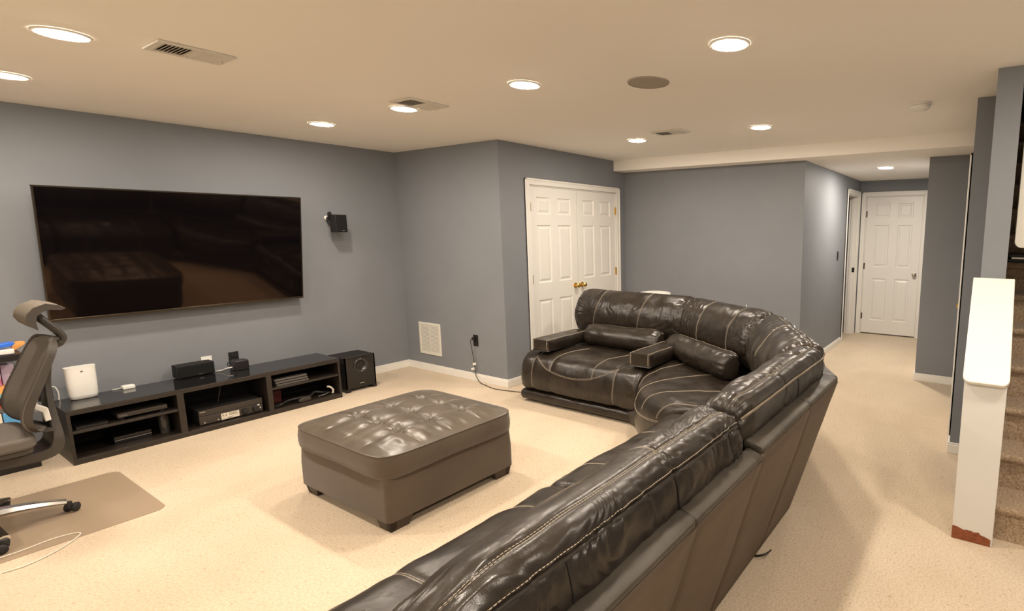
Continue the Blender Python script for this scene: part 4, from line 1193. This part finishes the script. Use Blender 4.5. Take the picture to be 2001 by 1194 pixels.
stitch(c, R, [(q, va+(vfr-va)*(0.02+0.22*math.sin(PI*q))) for q in np.linspace(0.03, 0.97, 20)] , m_thread, n=100)
pillow(t, frW2, 0.06, 1.10, 48, (tn*0.5, tn*0.5))
# left recliner
t = thing('recliner_seat', 'far dark leather seat section with two padded armrests before the double doors', 'sofa', (3.8, 2.9, 0), G)
shell(t, frL, 1.40, 2.715, [2.05])
back_cushion(t, frL, 1.445, 2.715, [0.26, 0.665], 35, ns=200, nv=150, slant=0.06)
seat_cushion(t, frL, 1.395, 2.71, [0.125, 0.29, 0.64, 0.81], 49, end=(0.09, 0.05))
kick(t, frL, 1.405, 2.70, 50)
armrest(t, frL, 1.50, 1.70, 51)
armrest(t, frL, 2.565, 2.775, 52)
pillow(t, frL, 1.715, 2.545, 53)

# things half hidden behind the sofa
t = thing('white_stool', 'white round top peeking over the far sofa back', 'stool', (4.93, 3.14, 0))
part('top', MB().lathe([(0.10, 0.83), (0.17, 0.835), (0.178, 0.848), (0.17, 0.862), (0.10, 0.872), (0.01, 0.875)], (4.93, 3.14, 0), 'z', 40), m_wplast, t)
part('column', MB().lathe([(0.03, 0.02), (0.03, 0.83)], (4.93, 3.14, 0), 'z', 20), m_wplast, t)
part('base', MB().lathe([(0.17, 0), (0.17, 0.012), (0.04, 0.03)], (4.93, 3.14, 0), 'z', 32), m_wplast, t)
t = thing('pole_stand', 'pale pointed tip of a thin stand above the corner of the sofa', 'stand', (4.9, 2.035, 0))
part('rod', MB().lathe([(0.008, 0.02), (0.008, 0.755)], (4.9, 2.035, 0), 'z', 12), m_silver, t)
part('finial', MB().lathe([(0.010, 0.735), (0.014, 0.768), (0.010, 0.785), (0.006, 0.80), (0.002, 0.812)], (4.9, 2.035, 0), 'z', 14), m_silver, t)
part('base', MB().lathe([(0.12, 0), (0.12, 0.012), (0.015, 0.025)], (4.9, 2.035, 0), 'z', 28), m_silver, t)

# ------------------------------------------------------------------ office chair (faces the left)
CXC, CYC = 0.306, 4.27
t = thing('office_chair', 'grey mesh office chair with curved headrest at the left edge of the photo', 'chair', (CXC, CYC, 0))
# headrest pad: crescent profile swept across the chair
outp = [(0.609, 1.036), (0.585, 1.060), (0.571, 1.092), (0.577, 1.125), (0.602, 1.156), (0.647, 1.174), (0.690, 1.162), (0.716, 1.141)]
inp = [(0.700, 1.133), (0.684, 1.136), (0.657, 1.140), (0.632, 1.130), (0.612, 1.112), (0.606, 1.075)]
prof = outp + inp
n = len(prof); V = []; F = []
ys = np.linspace(-0.145, 0.145, 13)
for y in ys:
    k = 1 - 0.02*(abs(y)/0.145)**6
    bow = 0.004*(abs(y)/0.145)**2
    for x, z in prof: V.append((0.645+(x-0.645)*k - bow, CYC+y, 1.105+(z-1.105)*k))
for i in range(len(ys)-1):
    for k in range(n): F.append((i*n+k, i*n+(k+1) % n, (i+1)*n+(k+1) % n, (i+1)*n+k))
hp = MB()
no = len(outp)
hp.add(V, F, 0)
hp.add(V[:n], [tuple(range(n))], 1); hp.add(V[-n:], [tuple(range(n-1, -1, -1))], 1)
for i in range(len(ys)-1):
    for k in range(no-1, n): hp.mi[i*n+k] = 1
h_ = part('headrest', hp, [m_chairpad, m_chairfr], t, angle=50)
st = smoothpath([(0.625, CYC, 1.105), (0.652, CYC, 1.065), (0.690, CYC, 1.010), (0.706, CYC, 0.970), (0.690, CYC, 0.945), (0.655, CYC, 0.930)], 6)
part('headrest_stem', MB().tube(st, [0.018]*(len(st)-8)+[0.022]*8, 10), m_chairfr, t)
# mesh back: curved sheet
bk = [(0.640, 0.985), (0.612, 0.925), (0.575, 0.845), (0.540, 0.765), (0.512, 0.700), (0.494, 0.645), (0.490, 0.590), (0.512, 0.540), (0.560, 0.515)]
bk = np.array(smoothpath([(x, 0, z) for x, z in bk], 4))
NV, NY = len(bk), 15
V = []; F = []
for i, p in enumerate(bk):
    f = i/(NV-1)
    hw = (0.125 + 0.085*math.sqrt(1-(1-min(1, f/0.14))**2) + 0.025*min(1, f*2.5)) if f < 0.7 else 0.235 - 0.09*((f-0.7)/0.3)**2
    for j in range(NY):
        y = -1 + 2*j/(NY-1)
        V.append((p[0] + 0.030*(1-y*y), CYC + hw*y, p[2]))
F = [(i*NY+j, (i+1)*NY+j, (i+1)*NY+j+1, i*NY+j+1) for i in range(NV-1) for j in range(NY-1)]
o = link_mesh('mesh_back', V, F, m_chair, t, angle=180)
sm = o.modifiers.new('thickness', 'SOLIDIFY'); sm.thickness = 0.008; sm.offset = 0
edge_path = [V[i*NY] for i in range(NV)] + [V[(NV-1)*NY+j] for j in range(1, NY)] + [V[i*NY+NY-1] for i in range(NV-2, -1, -1)] + [V[j] for j in range(NY-2, -1, -1)]
V2 = []; F2 = []
for i, p in enumerate(edge_path):
    nx = 0.034 - 0.012*min(1, max(0, (p[2]-0.8)/0.2))
    V2 += [(p[0]-0.006, p[1], p[2]+0.004), (p[0]+nx, p[1], p[2]-0.010), (p[0]+nx, p[1]+(0.012 if p[1] < CYC else -0.012), p[2]-0.012), (p[0]-0.004, p[1]+(0.012 if p[1] < CYC else -0.012), p[2]-0.004)]
ne = len(edge_path)
for i in range(ne-1):
    for k in range(4): F2.append((i*4+k, i*4+(k+1) % 4, (i+1)*4+(k+1) % 4, (i+1)*4+k))
link_mesh('back_frame', V2, F2, m_chairfr, t, angle=60)
sp = smoothpath([(0.655, CYC, 0.930), (0.632, CYC, 0.82), (0.618, CYC, 0.70), (0.615, CYC, 0.58), (0.617, CYC, 0.46), (0.600, CYC, 0.395), (0.545, CYC, 0.372), (0.42, CYC, 0.375), (0.30, CYC, 0.385)], 5)
q = MB(); V = []; F = []
for i, p in enumerate(sp):
    tg = sp[min(i+1, len(sp)-1)] - sp[max(i-1, 0)]; tg = tg/np.linalg.norm(tg); nx, nz = -tg[2], tg[0]
    f = i/len(sp); w = 0.03 + 0.075*np.clip((f-0.2)/0.3, 0, 1); th = 0.014 + 0.012*np.clip((f-0.3)/0.3, 0, 1)
    for a, b_ in ((-1, -1), (1, -1), (1, 1), (-1, 1)): V.append((p[0]+nx*th*a, CYC+w*b_, p[2]+nz*th*a))
for i in range(len(sp)-1):
    for k in range(4): F.append((i*4+k, i*4+(k+1) % 4, (i+1)*4+(k+1) % 4, (i+1)*4+k))
F += [(0, 1, 2, 3), tuple(range(len(V)-1, len(V)-5, -1))]
link_mesh('back_support', V, F, m_chairfr, t, bevel=0.006, angle=40)
lb = MB()
for y in (-0.125, 0.125): lb.prism([(0.535, 0.69), (0.56, 0.655), (0.592, 0.63), (0.597, 0.565), (0.575, 0.56), (0.57, 0.612), (0.535, 0.645)], 'y', CYC+y-0.02, CYC+y+0.02)
tag(part('lumbar_support', lb, m_wplast, t, bevel=0.004), 'white plastic lumbar adjuster')
se = MB(); 
part('seat', se.prism(rounded(0.06, 0.53, CYC-0.235, CYC+0.235, 0.07), 'z', 0.455, 0.515), m_chair, t, bevel=0.015, seg=3)
part('seat_pan', MB().prism(rounded(0.09, 0.52, CYC-0.21, CYC+0.21, 0.06), 'z', 0.425, 0.456), m_chairfr, t, bevel=0.006)
part('tilt_mechanism', MB().box(0.20, 0.42, CYC-0.08, CYC+0.08, 0.36, 0.426), m_chairfr, t, bevel=0.01)
part('gas_lift', MB().lathe([(0.030, 0.09), (0.030, 0.24), (0.016, 0.245), (0.016, 0.37)], (CXC, CYC, 0), 'z', 20), m_blk, t)
part('hub', MB().lathe([(0.05, 0.075), (0.055, 0.09), (0.05, 0.125), (0.034, 0.135)], (CXC, CYC, 0), 'z', 24), m_alu, t)
for k in range(5):
    a = math.radians(-8 + 72*k); ca, sa = math.cos(a), math.sin(a)
    V = []; F = []
    for i in range(9):
        f = i/8; rr = 0.04 + 0.27*f; zc_ = 0.112 - 0.040*f**2; w = 0.034 - 0.011*f; th = 0.040 - 0.020*f
        for wy, wz in ((-1, -0.3), (-0.75, 0.7), (0, 1), (0.75, 0.7), (1, -0.3), (0.6, -1), (-0.6, -1)):
            V.append((CXC + ca*rr - sa*w*wy, CYC + sa*rr + ca*w*wy, zc_ + th*wz*0.6))
    for i in range(8):
        for j in range(7): F.append((i*7+j, i*7+(j+1) % 7, (i+1)*7+(j+1) % 7, (i+1)*7+j))
    F += [tuple(range(6, -1, -1)), tuple(range(56, 63))]
    lg = link_mesh('leg', V, F, m_alu, t)
    ex, ey = CXC + ca*0.315, CYC + sa*0.315
    cas = MB()
    ba = a + 0.9*(k+1); bx_, by_ = math.cos(ba), math.sin(ba)
    for sd_ in (-1, 1):
        ring0 = []
        c0 = Vector((ex + bx_*0.018 - by_*0.012*sd_, ey + by_*0.018 + bx_*0.012*sd_, 0.0285))
        ax = Vector((-by_*sd_, bx_*sd_, 0)); e1 = Vector((bx_, by_, 0)); e2 = Vector((0, 0, 1))
        VV = []
        for rad, dd in ((0.0246, 0), (0.0246, 0.011), (0.018, 0.016), (0.004, 0.017)):
            for j in range(18):
                aa = 2*PI*j/18; VV.append(tuple(c0 + ax*dd + e1*rad*math.cos(aa) + e2*rad*math.sin(aa)))
        FF = [(i*18+j, i*18+(j+1) % 18, (i+1)*18+(j+1) % 18, (i+1)*18+j) for i in range(3) for j in range(18)] + [tuple(range(17, -1, -1)), tuple(range(54, 72))]
        cas.add(VV, FF)
    cas.lathe([(0.012, 0.03), (0.016, 0.055), (0.013, 0.068)], (ex, ey, 0), 'z', 12)
    part('caster', cas, m_rubber, lg)

# ------------------------------------------------------------------ black tiered shelf by the wall and its clutter
t = thing('tiered_shelf', 'black tiered shelf unit full of coloured clutter behind the office chair', 'shelf', (0.3, 5.4, 0))
for nm, z0, z1, x1 in (('top_board', 0.742, 0.765, 0.690), ('shelf_board', 0.475, 0.497, 0.60), ('lower_board', 0.295, 0.317, 0.62)):
    part(nm, MB().box(-0.25, x1, 5.255, 5.575, z0, z1), m_blk, t, bevel=0.002)
part('base_board', MB().box(-0.25, 0.685, 5.255, 5.575, 0, 0.062), m_blk, t, bevel=0.003)
part('front_lip', MB().box(-0.25, 0.672, 5.257, 5.275, 0.722, 0.743), m_blk, t, smooth=False)
for x0, x1 in ((-0.25, -0.225), (0.555, 0.58)): part('upright', MB().box(x0, x1, 5.40, 5.57, 0.062, 0.742), m_blk, t, smooth=False)
def simple(name, mb, m, label, cat, **k): return tag(part(name, mb, m, **k), label, cat)
simple('blue_tray', MB().prism([(0.50, 0.800), (0.655, 0.812), (0.672, 0.830), (0.652, 0.838), (0.50, 0.822)], 'y', 5.29, 5.36), m_blue, 'blue plastic tray on top of the black shelf', 'tray', bevel=0.004)
simple('white_case', MB().box(0.50, 0.660, 5.27, 5.37, 0.7652, 0.797), m_wplast, 'white flat case under the blue tray', 'case', bevel=0.006)
simple('orange_packet', MB().prism([(0.675, 0.7652), (0.722, 0.800), (0.728, 0.816), (0.70, 0.818), (0.668, 0.80), (0.664, 0.7652)], 'y', 5.40, 5.48), m_orange, 'orange packet at the right end of the shelf top', 'packet', bevel=0.003)
simple('magenta_box', MB().box(0.46, 0.592, 5.32, 5.40, 0.560, 0.700), m_pink, 'magenta printed box on the middle shelf', 'box', bevel=0.003)
simple('lilac_box', MB().box(0.600, 0.655, 5.36, 5.44, 0.4972, 0.690), m_lilac, 'narrow pale lilac box right of the magenta box', 'box', bevel=0.003)
simple('orange_book', MB().hexa([(0.46, 5.27, 0.5215), (0.605, 5.27, 0.5215), (0.605, 5.40, 0.5215), (0.46, 5.40, 0.5215), (0.46, 5.27, 0.559), (0.612, 5.27, 0.559), (0.612, 5.40, 0.559), (0.46, 5.40, 0.559)]), m_orange, 'orange book under the magenta box', 'book')
simple('teal_book', MB().box(0.46, 0.590, 5.262, 5.40, 0.4972, 0.521), m_teal, 'pale teal book lying beneath the orange book', 'book', bevel=0.002)
simple('red_folder', MB().box(0.40, 0.600, 5.27, 5.45, 0.430, 0.446), m_red, 'thin red folder under the middle shelf', 'folder')
simple('grey_binder', MB().box(0.40, 0.605, 5.27, 5.48, 0.3957, 0.4295), m_greyd, 'grey binder beneath the red folder', 'binder', bevel=0.003)
simple('blue_pink_card', MB().box(0.565, 0.672, 5.262, 5.40, 0.3175, 0.395), m_sky, 'blue and pink printed box on the lowest shelf', 'box', bevel=0.002)
simple('cream_box', MB().box(0.45, 0.560, 5.262, 5.40, 0.3175, 0.395), m_paper, 'cream card box left of the blue and pink box', 'box', bevel=0.002)
simple('paper_stack', MB().box(0.40, 0.56, 5.235, 5.254, 0.20, 0.31), m_paper, 'cream papers leaning against the front of the shelf', 'papers')

# ------------------------------------------------------------------ on the stairs
t = thing('laptop', 'black folded laptop with a silver edge lying on an upper stair', 'laptop', (4.62, -0.3, 1.33))
lx = SX + RUN*6 + 0.02
part('base', MB().box(lx, lx+0.20, -0.50, -0.115, 1.3305, 1.352), m_blk, t, bevel=0.004)
part('lid', MB().box(lx, lx+0.20, -0.50, -0.115, 1.362, 1.386), m_blk, t, bevel=0.004)
part('edge_strip', MB().box(lx-0.002, lx+0.19, -0.49, -0.135, 1.352, 1.362), m_silver, t, smooth=False)
